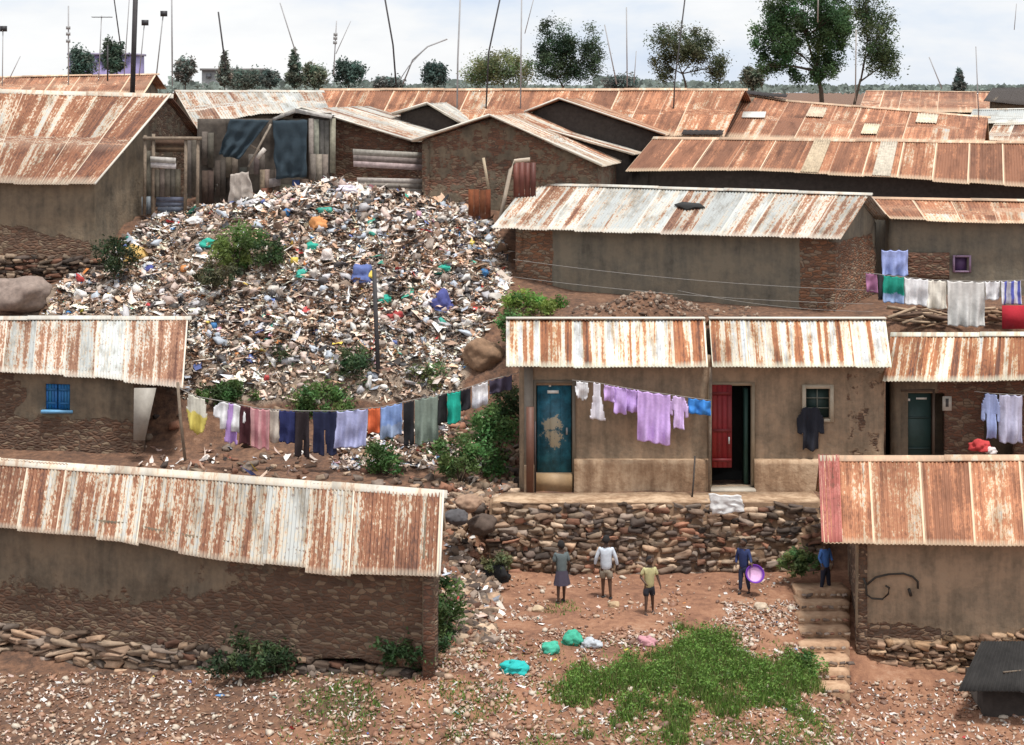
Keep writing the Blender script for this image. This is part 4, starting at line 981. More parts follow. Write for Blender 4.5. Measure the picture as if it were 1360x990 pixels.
ck=k[1200:2200]; cols=TR[rng.integers(0,len(TR),len(ck))]*rng.uniform(.6,1.1,(len(ck),1)); a=rng.random(len(ck))<.05; cols[a]=TRA[rng.integers(0,len(TRA),a.sum())]
s=rng.uniform(.025,.08,(len(ck),1))
rocks(mb,ck,s*rng.uniform(.4,1.7,(len(ck),3)),cols,tilt=.8,rough=.34,boxy=.7,ic=ICO1)
# bigger crumpled bags and rags in drifts
bg_=[]
while len(bg_)<520:
    q=pts[rng.integers(0,len(pts))]
    if rng.random()<.15+1.3*max(0,mn.noise(Vector((q[0]*.9,q[1]*.9,21)))): bg_.append(q)
bg_=np.array(bg_); cols=np.array([(.80,.78,.75),(.72,.66,.60),(.62,.60,.62),(.30,.24,.20),(.66,.52,.46),(.50,.55,.62),(.08,.07,.07)])[rng.integers(0,7,520)]*rng.uniform(.7,1.05,(520,1)); a=rng.random(520)<.06; cols[a]=TRA[rng.integers(0,len(TRA),a.sum())]
s=rng.uniform(.05,.12,(520,1)); rocks(mb,bg_+[0,0,.02],s*rng.uniform(.5,1.6,(520,3))*[1.2,1,.6],cols,tilt=.5,rough=.30,boxy=.8,ic=ICO2)
rg=pts[rng.integers(0,len(pts),500)]; scraps(mb,rg+[0,0,.06],rng.uniform(.09,.17,500),accent=.03,flat=.28)
# dark scraps whose colour stands for deep shadow between the pieces
dk=pts[rng.integers(0,len(pts),1500)]; scraps(mb,dk+[0,0,.03],rng.uniform(.04,.10,1500),accent=0,pal=np.array([(.05,.04,.035),(.09,.06,.045),(.03,.03,.035)]))
tag(mb.build('rubbish_heap',M['trash']),'great tip of mixed pale and dark rubbish filling the slope','rubbish',kind='stuff')
# single bags and cloths big enough to pick out
ICO4=ico(4)
def bag(px,py,sz,col,label,name='plastic_bag',cat='plastic bag',group='bags lying on the rubbish tip',Y0=None,flat=.75):
    p=ground_pt(px,py) if Y0 is None else P(px,py,Y0)
    r=root(name,p,label,cat,group); mb=MB()
    T,Fc=ICO4; D=np.array([.95+.55*mn.noise(Vector(t)*1.5+Vector(p))+.30*abs(mn.noise(Vector(t)*3.2+Vector(p)))+.16*abs(mn.noise(Vector(t)*8)) for t in T])[:,None]
    V=T*D*np.array([sz*random.uniform(.9,1.2),sz*.8,sz*flat]); V[:,2]=np.maximum(V[:,2],-sz*.35)
    V+=np.array(p)+[0,0,sz*.30]; mb.add(V,Fc,col); mb.build('bag',M['cloth'],r)
    mb=MB(); q=np.array(p)+[random.uniform(-.3,.3)*sz,0,sz*(flat+.22)]
    Tq=ICO1[0]*np.array([sz*.22,sz*.12,sz*.25]); Tq[:,0]*=(1+1.5*np.clip(Tq[:,2]/(sz*.25),0,1)); mb.add(Tq+q,ICO1[1],col); mb.build('knot',M['cloth'],r)
    return r
GR=(.03,.36,.27)
bag(278,328,.20,GR,'green plastic bag left of the big bush on the tip')
bag(415,333,.19,GR,'green bag right beside the tall orange bag high on the tip')
bag(401,368,.16,(.06,.42,.33),'pale green bag below the orange bag in the middle of the tip')
bag(424,306,.20,(.60,.27,.10),'orange bag high on the tip below the shack',flat=1.3)
bag(512,402,.17,GR,'green bag right of the pole top on the tip')
bag(590,360,.15,GR,'small green bag near the right edge of the tip, high up')
bag(181,346,.25,(.58,.38,.13),'mustard yellow sack on the dark left side of the tip',flat=1.1)
bag(199,361,.15,(.06,.07,.24),'small dark blue bag beside the mustard yellow sack')
bag(482,374,.30,(.10,.14,.34),'large blue bag on the tip just left of the pole',flat=.95)
bag(586,410,.26,(.07,.08,.26),'dark blue bag on the right part of the tip',flat=1.1)
bag(526,425,.20,(.36,.05,.05),'dark red bag right of the pole on the tip')
bag(259,297,.20,(.72,.71,.70),'white bag high on the left shoulder of the tip',flat=.6)
bag(434,345,.15,(.70,.62,.58),'cream white bag below the orange bag',flat=1.4)
bag(460,256,.24,(.62,.58,.66),'lilac white bundle at the very top of the tip',flat=.6)
bag(690,888,.0,GR,'x') if False else None
bag(684,893,.24,(.02,.42,.40),'turquoise bag lying at the bottom of the yard, left of the grass',group='bags lying in the yard',flat=.5)
bag(760,856,.20,(.05,.36,.24),'green bag in the yard, upper one left of the grass',group='bags lying in the yard')
bag(731,867,.17,(.06,.40,.28),'lower green bag in the yard left of the grass',group='bags lying in the yard')
bag(785,860,.14,(.45,.48,.52),'grey bag in the yard right of the green bags',group='bags lying in the yard')
bag(860,857,.15,(.50,.25,.28),'pink bag in the yard just above the grass',group='bags lying in the yard')
bag(657,772,.26,(.015,.015,.017),'shiny black bin bag among the stones at the left of the yard',group='bags lying in the yard',flat=1.1)
# white sack hung over the retaining wall
tarp([(941,656),(985,659),(989,680),(946,684)],38.2,'white sack draped over the top of the retaining wall',name='white_sack',col=(.72,.72,.72),cat='sack',seed=8,fold=.025)
# litter and stones of the yard
def scatter(fn,n,zoff=.02):
    out=[]
    while len(out)<n:
        x=rng.uniform(-10,9.5); y=rng.uniform(28.5,43); z=gz(x,y); px=680+x/y*F; py=HZ-z/y*F
        if rng.random()<fn(px,py,y): out.append((x,y,z+zoff))
    return np.array(out)
def yard(px,py,y):
    if y>38: return 0
    d=0
    if py>760: d=.10
    if py>825: d=.22
    if px<720 and py>820: d=.9
    if 630<px<1070 and 835<py<880: d=.5
    if 960<px<1065 and 800<py<900: d=.9
    if px<650 and py>860: d=1
    d*=max(.04,min(1.6,.55+1.9*mn.noise(Vector((px*.022,py*.05,3)))))
    if 1062<px: d*=.02
    if px<575: d=.30 if py>895 else 0
    if py>905: d=max(d,.3)
    return d
p=scatter(yard,19000); mb=MB(); scraps(mb,p[:13000],rng.uniform(.01,.034,13000),accent=.02,pal=np.concatenate([TR[:4],TR[7:10],[(.40,.22,.14),(.5,.36,.26)]]),shade=.9)
c=np.array([(.36,.20,.13),(.44,.30,.21),(.26,.13,.08),(.55,.47,.38),(.18,.10,.07)])[rng.integers(0,5,6000)]; s=rng.uniform(.01,.03,(6000,1))*rng.choice([1,1,1,2],(6000,1))
rocks(mb,p[13000:],s*rng.uniform(.6,1.5,(6000,3))*[1,1,.7],c,tilt=.3,ic=ICO1)
tag(mb.build('yard_litter',M['trash']),'scattered stones, scraps and litter on the red earth yard','litter',kind='stuff')
# rubble of the gully and left shoulder of the retaining wall
def gully(px,py,y):
    if 36<y<39.6 and 592<px<662: return 1.
    if 33.5<y<37 and 600<px<655 and py>735: return .8
    if 39.6<y<42.6 and 600<px<690: return .35
    if 38<y<42 and 440<px<600 : return .10
    if 38<y<43 and 190<px<440: return .03
    return 0
p=[]
while len(p)<1000:
    x=rng.uniform(-10,.6); y=rng.uniform(33.5,43); z=gz(x,y); px=680+x/y*F; py=HZ-z/y*F
    if rng.random()<gully(px,py,y): p.append((x,y,z+.02))
p=np.array(p); mb=MB(); s=rng.uniform(.03,.11,(1000,1)); rocks(mb,p,s*rng.uniform(.6,1.4,(1000,3))*[1.2,1,.7],STONE[rng.integers(0,7,1000)]*rng.uniform(.4,1.5,(1000,1)),tilt=.35)
tag(mb.build('rubble',M['stone']),'loose dark rubble spilling down beside the retaining wall','rubble',kind='stuff')
def gul2(x,y):
    z=gz(x,y); px=680+x/y*F; py=HZ-z/y*F
    if 440<px<650 and 560<py<625 and 39<y<44: return .8
    if 590<px<665 and 640<py<860 and 33<y<40: return .45
    if 180<px<420 and 595<py<640: return .06
    return 0
p=[]
while len(p)<1500:
    x=rng.uniform(-10,.6); y=rng.uniform(35,44)
    if rng.random()<gul2(x,y): p.append((x,y,gz(x,y)+.04))
mb=MB(); scraps(mb,np.array(p),rng.uniform(.03,.09,1500),accent=.02); tag(mb.build('scattered_rubbish',M['trash']),'paper and plastic scraps below the long washing line','rubbish',kind='stuff')
# boulders
def boulder(px,py,sz,col,label,Y0=None,sc=(1.2,1,.8)):
    p=ground_pt(px,py) if Y0 is None else P(px,py,Y0); mb=MB(); T,Fc=ico(4)
    D=np.array([1+.3*mn.noise(Vector(t)*1.2+Vector(p))+.10*mn.noise(Vector(t)*3.5)+.05*mn.noise(Vector(t)*9) for t in T])[:,None]
    mb.add(T*D*np.array(sc)*sz+np.array(p)+[0,0,sz*.25],Fc,col); o=mb.build('boulder',M['stone'],loc=p); tag(o,label,'boulder',None); return o
boulder(22,398,.62,(.26,.20,.17),'large rounded pink grey boulder at the left photo edge',Y0=46.4,sc=(1.3,1,.75))
boulder(640,478,.50,(.25,.15,.09),'orange brown boulder beside the left end of the row house roof',sc=(1.,1,.8))
boulder(621,672,.22,(.34,.22,.15),'pale tan rock by the corner of the front left roof',Y0=37.7)
boulder(606,690,.20,(.09,.085,.09),'dark grey rock below the pale tan rock near the front left roof',Y0=37.4)
boulder(640,700,.26,(.10,.07,.055),'dark brown rock at the left end of the retaining wall',Y0=37.9)
boulder(714,797+15,.10,(.55,.42,.28),'small cream stone on the yard left of the child in white',Y0=None)
boulder(815,806,.10,(.50,.36,.22),'small cream stone between the white and yellow shirted children')
boulder(1010,808,.12,(.56,.45,.34),'pale stone below the child with the purple basin')
# earth mound behind the row house, wood stack
mb=MB(); ps=[]
while len(ps)<900:
    x=rng.uniform(.6,6); y=rng.uniform(42.9,45.2); z=gz(x,y)
    if z>-5.52 or rng.random()<.12: ps.append((x,y,z))
s=rng.uniform(.012,.05,(900,1)); rocks(mb,np.array(ps),s*rng.uniform(.6,1.5,(900,3)),np.array([(.17,.09,.055),(.24,.15,.10),(.11,.07,.05),(.34,.26,.2)])[rng.integers(0,4,900)],tilt=.4,ic=ICO1)
tag(mb.build('earth_mound',M['stone']),'brown earth and broken stones heaped behind the row house roof','rubble',kind='stuff')
wr=root('wood_stack',P(1260,438,43.9),'tangled stack of pale firewood behind the right hand row house','wood stack'); mb=MB()
for k in range(110):
    c=P(random.uniform(1192,1345),random.uniform(410,440),random.uniform(43.3,44.6)); a=random.uniform(-.5,.5); l=random.uniform(.2,.5); d=Vector((math.cos(a),random.uniform(-.5,.5),math.sin(a)*.6))*l
    cc=random.choice([(.34,.22,.14),(.44,.32,.22),(.24,.13,.08),(.16,.10,.07)]); mb.tube([c-d,c+d],random.uniform(.02,.05),5,cc)
mb.build('logs',M['stone'],wr)
# front steps
st=root('stone_steps',P(1095,790,36.4),'earth and stone steps climbing beside the front right house','steps'); mb=MB()
ys_=[(36.6,785),(36.15,801),(35.7,818),(35.25,836),(34.8,855),(34.35,875),(33.9,893),(33.4,912)]
for i,(Y,py) in enumerate(ys_):
    z=P(0,py,Y).z; x0,x1=XP(1064+random.uniform(-4,4),Y),XP(1129,Y)
    grid_wall(mb,(x0,Y-.06),(x1,Y+.02),(0,60),z-.35,z,(),th=.62,rough=.04,cell=.09,expose=lambda u,z,L:-.6)
mb.build('treads',m_mud('step_earth',a=(.36,.215,.13),b2=(.50,.33,.21),brick=(.2,.11,.07),brick2=(.12,.07,.05)),st)
mb=MB(); c=[];sc=[]
for (Y,py) in ys_:
    z=P(0,py,Y).z
    for k in range(7): c.append((XP(1066,Y)+k*.145+random.uniform(-.04,.04),Y-.12,z-.05)); sc.append((random.uniform(.03,.07),.04,.022))
rocks(mb,np.array(c),np.array(sc),STONE[rng.integers(0,7,len(c))]*1.2,tilt=.1,yaw=.3); o=mb.build('edge_stones',M['stone'],st); o['kind']='stuff'

# ------------------------------------------------------------ greenery
bush('bush',P(312,327,46.9),(.80,.6,.50),'largest bush growing in the middle left of the rubbish tip',n=2600,col=(.045,.085,.022),group='bushes on the tip')
bush('bush',P(355,337,46.6),(.38,.3,.33),'small dark bush just right of the largest tip bush',n=900,col=(.03,.055,.02),group='bushes on the tip')
bush('bush',P(285,366,46.0),(.75,.4,.28),'low dark olive scrub below the largest tip bush',n=1000,col=(.04,.05,.025),group='bushes on the tip')
bush('bush',P(150,342,47.3),(.55,.5,.45),'dark shrub beside the big upper left house',n=1100,col=(.02,.035,.014))
bush('bush',P(705,405,45.2),(.85,.5,.33),'bright green bush behind the left end of the row house roof',n=2300,col=(.085,.16,.035))
bush('bush',P(676,432,43.6),(.30,.4,.45),'narrow green bush touching the left edge of the row house roof',n=900,col=(.05,.10,.03))
bush('bush',P(300,524,43.1),(.85,.4,.28),'low bush at the foot of the tip above the white purple washing',n=1800,col=(.035,.075,.022),group='bushes at the foot of the tip')
bush('bush',P(428,532,43.0),(.85,.4,.40),'green bush at the foot of the tip above the navy trousers',n=2000,col=(.045,.095,.028),group='bushes at the foot of the tip')
bush('bush',P(474,492,43.7),(.50,.4,.55),'taller dark bush left of the foot of the pole',n=1500,col=(.03,.06,.024),group='bushes at the foot of the tip')
bush('bush',P(563,505,43.7),(.55,.4,.42),'bush right of the foot of the pole on the tip',n=1500,col=(.05,.09,.032),group='bushes at the foot of the tip')
bush('bush',P(380,478,44.1),(.55,.4,.30),'thin dark bush on the lower slope of the tip',n=700,col=(.03,.05,.022),group='bushes at the foot of the tip')
bush('bush',P(512,608,39.9),(.42,.35,.33),'round dark green bush under the light blue washing',n=1400,col=(.03,.075,.02),leaf=.045)
bush('bush',P(655,588,40.6),(.62,.5,.85),'tall green bush in the gully left of the row house',n=2600,col=(.045,.095,.03))
bush('bush',P(610,612,39.7),(.75,.4,.45),'spreading bush at the bottom of the gully',n=1900,col=(.04,.085,.025))
bush('bush',P(672,535,41.6),(.40,.5,.50),'dark bush in the upper gully under the end of the washing line',n=1300,col=(.03,.055,.022))
bush('bush',P(1062,743,37.4),(.40,.35,.22),'small bush against the stone wall left of the child in blue',n=900,col=(.05,.09,.03))
bush('bush',P(660,748,37.6),(.32,.3,.20),'sparse olive bush at the lower left end of the retaining wall',n=500,col=(.07,.09,.04))
bush('bush',P(588,812,33.6),(.34,.5,.62),'upright bush against the right end of the front left house',n=1800,col=(.028,.062,.018))
bush('bush',P(545,865,32.3),(.7,.4,.30),'dark creeping bush along the right footing of the front left house',n=1700,col=(.022,.05,.016))
bush('bush',P(330,875,32.9),(1.,.4,.33),'dark scrub under the middle of the front left house wall',n=1500,col=(.022,.042,.016))
bush('bush',P(1075,880,34.0),(.32,.4,.22),'small green bush at the foot of the steps',n=700,col=(.06,.12,.03),leaf=.04)
# grass (stuff)
def grass(fn,n,label,box,hgt=(.06,.16),cols=((.13,.26,.04),(.18,.34,.06),(.08,.17,.03)),name='grass'):
    p=[]
    while len(p)<n:
        x=rng.uniform(box[0],box[1]);y=rng.uniform(box[2],box[3]); z=gz(x,y); px=680+x/y*F;py=HZ-z/y*F
        if rng.random()<fn(px,py,x,y): p.append((x,y,z-.01))
    p=np.array(p); V=np.zeros((n,3,3)); h=rng.uniform(*hgt,(n,1)); a=rng.uniform(0,6.28,n); w=.014
    d=np.stack([np.cos(a),np.sin(a),0*a],1); V[:,0]=p-d*w;V[:,1]=p+d*w; V[:,2]=p+np.concatenate([rng.normal(0,.045,(n,2)),h],1)
    c=np.array(cols)[rng.integers(0,len(cols),n)]*rng.uniform(.7,1.3,(n,1))
    mb=MB(); mb.add(V.reshape(-1,3),np.arange(n*3).reshape(-1,3),np.repeat(c,3,0)); tag(mb.build(name,M['leaf']),label,'grass',kind='stuff')
def fg(px,py,x,y):
    up=np.interp(px,[690,760,800,860,900,940,1000,1080,1100],[905,888,884,876,846,832,868,884,900])
    d=min(1.3,(py-up)/16)+mn.noise(Vector((x*1.6,y*1.6,0)))*1.6+mn.noise(Vector((x*5,y*5,0)))*.7-max(0,(py-900)/45)
    return 0 if px<600 or px>1130 else max(0,min(1,d-max(0,(775-px)/50)-max(0,(px-1070)/30)))
grass(fg,30000,'bright green grass growing at the bottom of the yard',(-1.5,6,29,35),hgt=(.04,.20),cols=((.13,.26,.04),(.20,.34,.06),(.08,.16,.03),(.26,.36,.09),(.30,.27,.12),(.20,.20,.07),(.10,.20,.03)))
p=[]
while len(p)<9000:
    x=rng.uniform(-1.5,6);y=rng.uniform(29,35);z=gz(x,y);px=680+x/y*F;py=HZ-z/y*F
    if rng.random()<fg(px,py,x,y)*max(0,.5+mn.noise(Vector((x*2.5,y*2.5,5)))): p.append((x,y,z+rng.uniform(.0,.26)))
p=np.array(p); mb=MB(); leaves(mb,p,rng.uniform(.015,.04,9000),np.array([(.15,.29,.05),(.10,.2,.035),(.2,.33,.07)])[rng.integers(0,3,9000)]*rng.uniform(.7,1.3,(9000,1))); tag(mb.build('weeds',M['leaf']),'leafy bright weeds mixed into the yard grass','weeds',kind='stuff')
# far tree line
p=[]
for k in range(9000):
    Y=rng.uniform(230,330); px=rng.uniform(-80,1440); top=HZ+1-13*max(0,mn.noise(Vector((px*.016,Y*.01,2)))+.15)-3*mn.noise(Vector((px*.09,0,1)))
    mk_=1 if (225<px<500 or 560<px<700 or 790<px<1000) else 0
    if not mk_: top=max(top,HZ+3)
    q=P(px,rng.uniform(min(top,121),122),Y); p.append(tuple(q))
p=np.array(p); mb=MB(); leaves(mb,p,rng.uniform(.3,.65,9000),np.array([(.24,.30,.27)])*rng.uniform(.6,1.3,(9000,1)),asp=.9); tag(mb.build('far_wood',M['leaf']),'belt of distant foliage, haze painted into its colour, along the horizon behind the roofs','wood',kind='stuff')  # pale desaturated leaves put distance haze into the colour
def fg2(px,py,x,y):
    return (.10 if ((px-748)/24)**2+((py-808)/10)**2<1+.9*mn.noise(Vector((x*7,y*7,1))) else 0)+(.25 if (py>905 and mn.noise(Vector((x*.9,y*.9,2)))>.05) else 0)+(.03 if y<36 and py>850 else 0)
grass(fg2,9000,'thin tufts of grass scattered over the yard',(-4,6,29,38),hgt=(.04,.10))
def clump_mound(): pass
# trees on the skyline
CT='trees on the skyline'
T=78
tree(P(1093,150,T),[(P(1068,20,T),(1.9,1.5,1.7),4),(P(1040,58,T),(1.35,1.,1.1),2.2),(P(1095,45,T),(1.2,1.,1.6),2.4),(P(1078,95,T),(1.5,.9,.7),1.2),(P(1020,85,T),(.6,.6,.5),.4)],'biggest tree, broad dense crown running out of the top of the photo',n=30000,leaf=.066,trunk=.12,col=(.06,.12,.045),cr=.30)
tree(P(1128,150,T+1),[(P(1165,50,T+1),(.9,.8,1.9),2),(P(1178,85,T+1),(.6,.6,.6),.6),(P(1150,10,T+1),(.8,.7,1.),1)],'slimmer open tree leaning right beside the biggest tree',n=9000,leaf=.062,trunk=.075,col=(.075,.12,.05),cr=.32)
T=100
tree(P(912,125,T),[(P(895,60,T),(1.2,.9,1.2),2),(P(928,70,T),(1.1,.8,1.3),2),(P(955,90,T),(.5,.5,.8),.7),(P(880,90,T),(.6,.5,.8),.7)],'olive tree with loose crown left of the biggest tree',n=13000,leaf=.07,trunk=.07,col=(.09,.11,.055),group=CT,cr=.36)
T=95
tree(P(752,130,T),[(P(727,68,T),(.55,.6,1.7),1.4),(P(752,64,T),(.6,.6,1.6),1.5),(P(782,72,T),(.65,.6,1.4),1.4),(P(745,95,T),(1.4,.6,.6),1)],'dark multi-stemmed tree in the middle of the skyline',n=16000,leaf=.065,trunk=.08,col=(.05,.095,.05),group=CT,cr=.34)
tree(P(668,125,110),[(P(668,92,110),(2.2,1.2,.95),3),(P(640,98,110),(1.1,.8,.6),1)],'flat-topped pale green tree left of the dark multi-stemmed tree',n=10000,leaf=.075,trunk=.06,col=(.15,.20,.09),group=CT,cr=.42)
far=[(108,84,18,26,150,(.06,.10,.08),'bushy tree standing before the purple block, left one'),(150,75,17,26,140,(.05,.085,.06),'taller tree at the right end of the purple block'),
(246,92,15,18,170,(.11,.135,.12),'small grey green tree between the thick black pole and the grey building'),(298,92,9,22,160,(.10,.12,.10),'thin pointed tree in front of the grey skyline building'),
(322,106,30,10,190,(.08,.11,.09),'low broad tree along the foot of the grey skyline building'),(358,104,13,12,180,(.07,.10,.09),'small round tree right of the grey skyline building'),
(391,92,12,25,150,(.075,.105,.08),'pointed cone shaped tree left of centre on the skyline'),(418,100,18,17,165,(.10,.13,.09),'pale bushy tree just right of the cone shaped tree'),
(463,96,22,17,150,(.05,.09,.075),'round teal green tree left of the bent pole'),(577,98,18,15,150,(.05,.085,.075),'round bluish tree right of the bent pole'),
(1001,103,16,14,140,(.09,.115,.08),'small dull green tree at the left foot of the biggest tree'),(1274,108,9,14,170,(.09,.12,.11),'lonely small cypress-like tree on the right skyline'),(825,110,22,7,190,(.09,.12,.11),'faint low tree line just right of the dark multi-stemmed tree'),(515,111,20,4,200,(.10,.13,.12),'lowest faint tree on the skyline behind the bent pole')]  # pale bluish leaf colours imitate haze over distance
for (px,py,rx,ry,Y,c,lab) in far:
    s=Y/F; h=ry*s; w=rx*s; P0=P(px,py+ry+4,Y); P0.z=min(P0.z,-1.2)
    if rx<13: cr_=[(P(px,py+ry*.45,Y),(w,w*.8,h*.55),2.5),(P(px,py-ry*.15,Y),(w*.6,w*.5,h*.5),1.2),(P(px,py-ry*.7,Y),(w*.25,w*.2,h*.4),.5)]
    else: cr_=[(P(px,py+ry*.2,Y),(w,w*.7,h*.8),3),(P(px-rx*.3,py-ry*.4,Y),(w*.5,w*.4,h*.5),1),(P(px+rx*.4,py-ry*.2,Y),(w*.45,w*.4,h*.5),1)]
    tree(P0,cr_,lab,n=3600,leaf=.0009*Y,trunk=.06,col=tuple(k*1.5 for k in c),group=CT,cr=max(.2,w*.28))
# ------------------------------------------------------------ poles and aerials
PG='thin poles and aerials above the rooftops'
def aerial(pts,Y,label,r=.03,head=None,name='aerial_pole',mat='pole',cat='pole',group=PG):
    q=[P(x,y,Y) for x,y in pts]
    rt=root(name,q[0],label,cat,group); mb=MB(); mb.tube(q,r,5); mb.build('pole',M[mat],rt)
    if head=='box':
        mb=MB(); e=q[-1]; mb.box((e.x-.09,e.y-.05,e.z-.1),(e.x+.12,e.y+.05,e.z+.08),(.03,.03,.035)); mb.build('head',M['paint'],rt)
    if head=='yagi':
        mb=MB(); e=q[-1]; mb.tube([e+Vector((-.3,0,-.05)),e+Vector((.35,0,-.05))],.018,4)
        for k in range(5): mb.tube([e+Vector((-.28+k*.14,-.2,-.05)),e+Vector((-.28+k*.14,.2,-.05))],.012,4)
        mb.build('aerial',M['pole'],rt)
    if head=='rings':
        mb=MB()
        for t in (.25,.32,.4): c=q[-1].lerp(q[0],t); mb.box((c.x-.07,c.y-.05,c.z-.05),(c.x+.05,c.y+.05,c.z+.05),(.3,.3,.3))
        mb.build('clamps',M['paint'],rt)
    return rt
M['grey_pole']=m_plain('grey_pole',(.34,.34,.35),.7,0,.15,5)
aerial([(176,128),(181,-30)],57,'thickest black pole on the left skyline',r=.085,name='utility_pole',cat='utility pole')
for pts,lab,head,mt,rr in [
 ([(3,130),(4,38)],'short pole with a dark box at the extreme left edge','box','grey_pole',.022),
 ([(13,104),(27,75)],'tiny leaning stick near the left edge of the skyline',None,'grey_pole',.018),
 ([(91,125),(91,8)],'grey pole with clamps over the left end of the purple block','rings','grey_pole',.03),
 ([(131,108),(135,21)],'pole with small flat aerial over the purple block','yagi','grey_pole',.022),
 ([(143,108),(143,60)],'short dark post in front of the purple block',None,'pole',.035),
 ([(160,60),(149,-20)],'thin pole leaning left beside the thickest black pole',None,'pole',.026),
 ([(165,100),(173,-20)],'faint pole just left of the thickest black pole',None,'grey_pole',.02),
 ([(185,100),(192,30)],'short pole topped by a dark box just right of the thickest pole','box','grey_pole',.022),
 ([(208,98),(217,18)],'pole topped by a dark box left of the tall grey one','box','grey_pole',.026),
 ([(229,115),(228,-25)],'tall straight grey pole right of the two boxed poles',None,'grey_pole',.034),
 ([(300,92),(290,16)],'tapering dark pole rising from the thin pointed tree',None,'pole',.035),
 ([(394,74),(372,4)],'leaning thin pole above the cone shaped tree',None,'grey_pole',.026),
 ([(443,100),(447,28)],'short aerial pole left over the round teal tree','rings','grey_pole',.024),
 ([(446,72),(466,28)],'faint slanted rod crossing the short aerial pole',None,'grey_pole',.016),
 ([(526,112),(522,60),(508,-20)],'long dark pole leaning left beside the bent pole',None,'pole',.036),
 ([(535,112),(548,80),(568,62),(594,52)],'curved pole bending over to the right like a fishing rod',None,'grey_pole',.034),
 ([(530,108),(543,88),(560,70)],'short bent rod close beside the curved pole',None,'grey_pole',.02),
 ([(607,150),(608,80),(612,-20)],'straight grey pole standing alone between bent pole and flat-topped tree',None,'grey_pole',.036),
 ([(645,155),(649,70),(668,-20)],'dark pole leaning right in front of the flat-topped tree',None,'pole',.034),
 ([(691,170),(693,-20)],'tall straight pole just left of the dark multi-stemmed tree',None,'grey_pole',.03),
 ([(697,45),(711,-10)],'faint slanted rod at the top edge above the flat-topped tree',None,'grey_pole',.018),
 ([(819,112),(803,33)],'thin pole leaning left, right of the dark multi-stemmed tree',None,'grey_pole',.026),
 ([(833,115),(832,10)],'straight thin pole right of the left-leaning one near the olive tree',None,'grey_pole',.026),
 ([(842,110),(845,68)],'short thin stick between thin poles and the olive tree',None,'grey_pole',.018),
 ([(893,182),(896,110),(912,-20)],'long pole rising from the orange roof through the olive tree',None,'pole',.03),
 ([(1086,30),(1087,-20)],'pale pole top in front of the biggest tree',None,'wire',.03),
 ([(1136,135),(1137,40)],'pale thin pole in the gap between the two biggest trees',None,'wire',.028),
 ([(1251,118),(1234,76)],'leaning stick near the lonely cypress-like tree',None,'grey_pole',.024),
 ([(1300,160),(1296,62)],'thin upright pole over the bright white roof on the right',None,'grey_pole',.024),
 ([(1347,40),(1350,5)],'short thin rod at the top right corner',None,'grey_pole',.016)]:
    aerial(pts,58.5,lab,head=head,mat=mt,r=rr*.8)
aerial([(504,524),(500,440),(497,358)],43.6,'slender dark pole standing in the rubbish tip',r=.055,name='utility_pole',cat='utility pole',group=None)
# ------------------------------------------------------------ washing
def line_pts(a,b,sag,n=24):
    a=Vector(a);b=Vector(b); return [a.lerp(b,k/n)-Vector((0,0,sag*4*(k/n)*(1-k/n))) for k in range(n+1)]
def clothesline(pts,label,r=.009,group=None,name='clothesline',mt='wire'):
    rt=root(name,pts[0],label,'clothesline',group); mb=MB(); mb.tube(pts,r,4); mb.build('wire',M[mt],rt); return rt
OUT={
 'rect':[(0,0),(1,0),(1,1),(0,1)],
 'shirt':[(0.2,0),(.8,0),(1,.28),(.98,.62),(.83,.60),(.8,.4),(.8,1),(.2,1),(.2,.4),(.17,.60),(0.02,.62),(0,.28)],
 'trousers':[(.0,0),(1,0),(1,.3),(.98,1),(.56,.98),(.52,.40),(.48,.40),(.46,1),(.02,.97),(0,.3)],
 'vest':[(.1,0),(.9,0),(1,.5),(.86,.85),(.5,1),(.2,.85),(0,.5)],
 'dress':[(.3,0),(.7,0),(.75,.3),(1,1),(0,1),(.25,.3)],
 'shorts':[(0,0),(1,0),(1,1),(.55,.95),(.5,.5),(.45,.95),(0,1)],
}
def inpoly(x,y,poly):
    c=False;n=len(poly)
    for i in range(n):
        x1,y1=poly[i];x2,y2=poly[(i+1)%n]
        if (y1>y)!=(y2>y) and x<(x2-x1)*(y-y1)/(y2-y1)+x1: c=not c
    return c
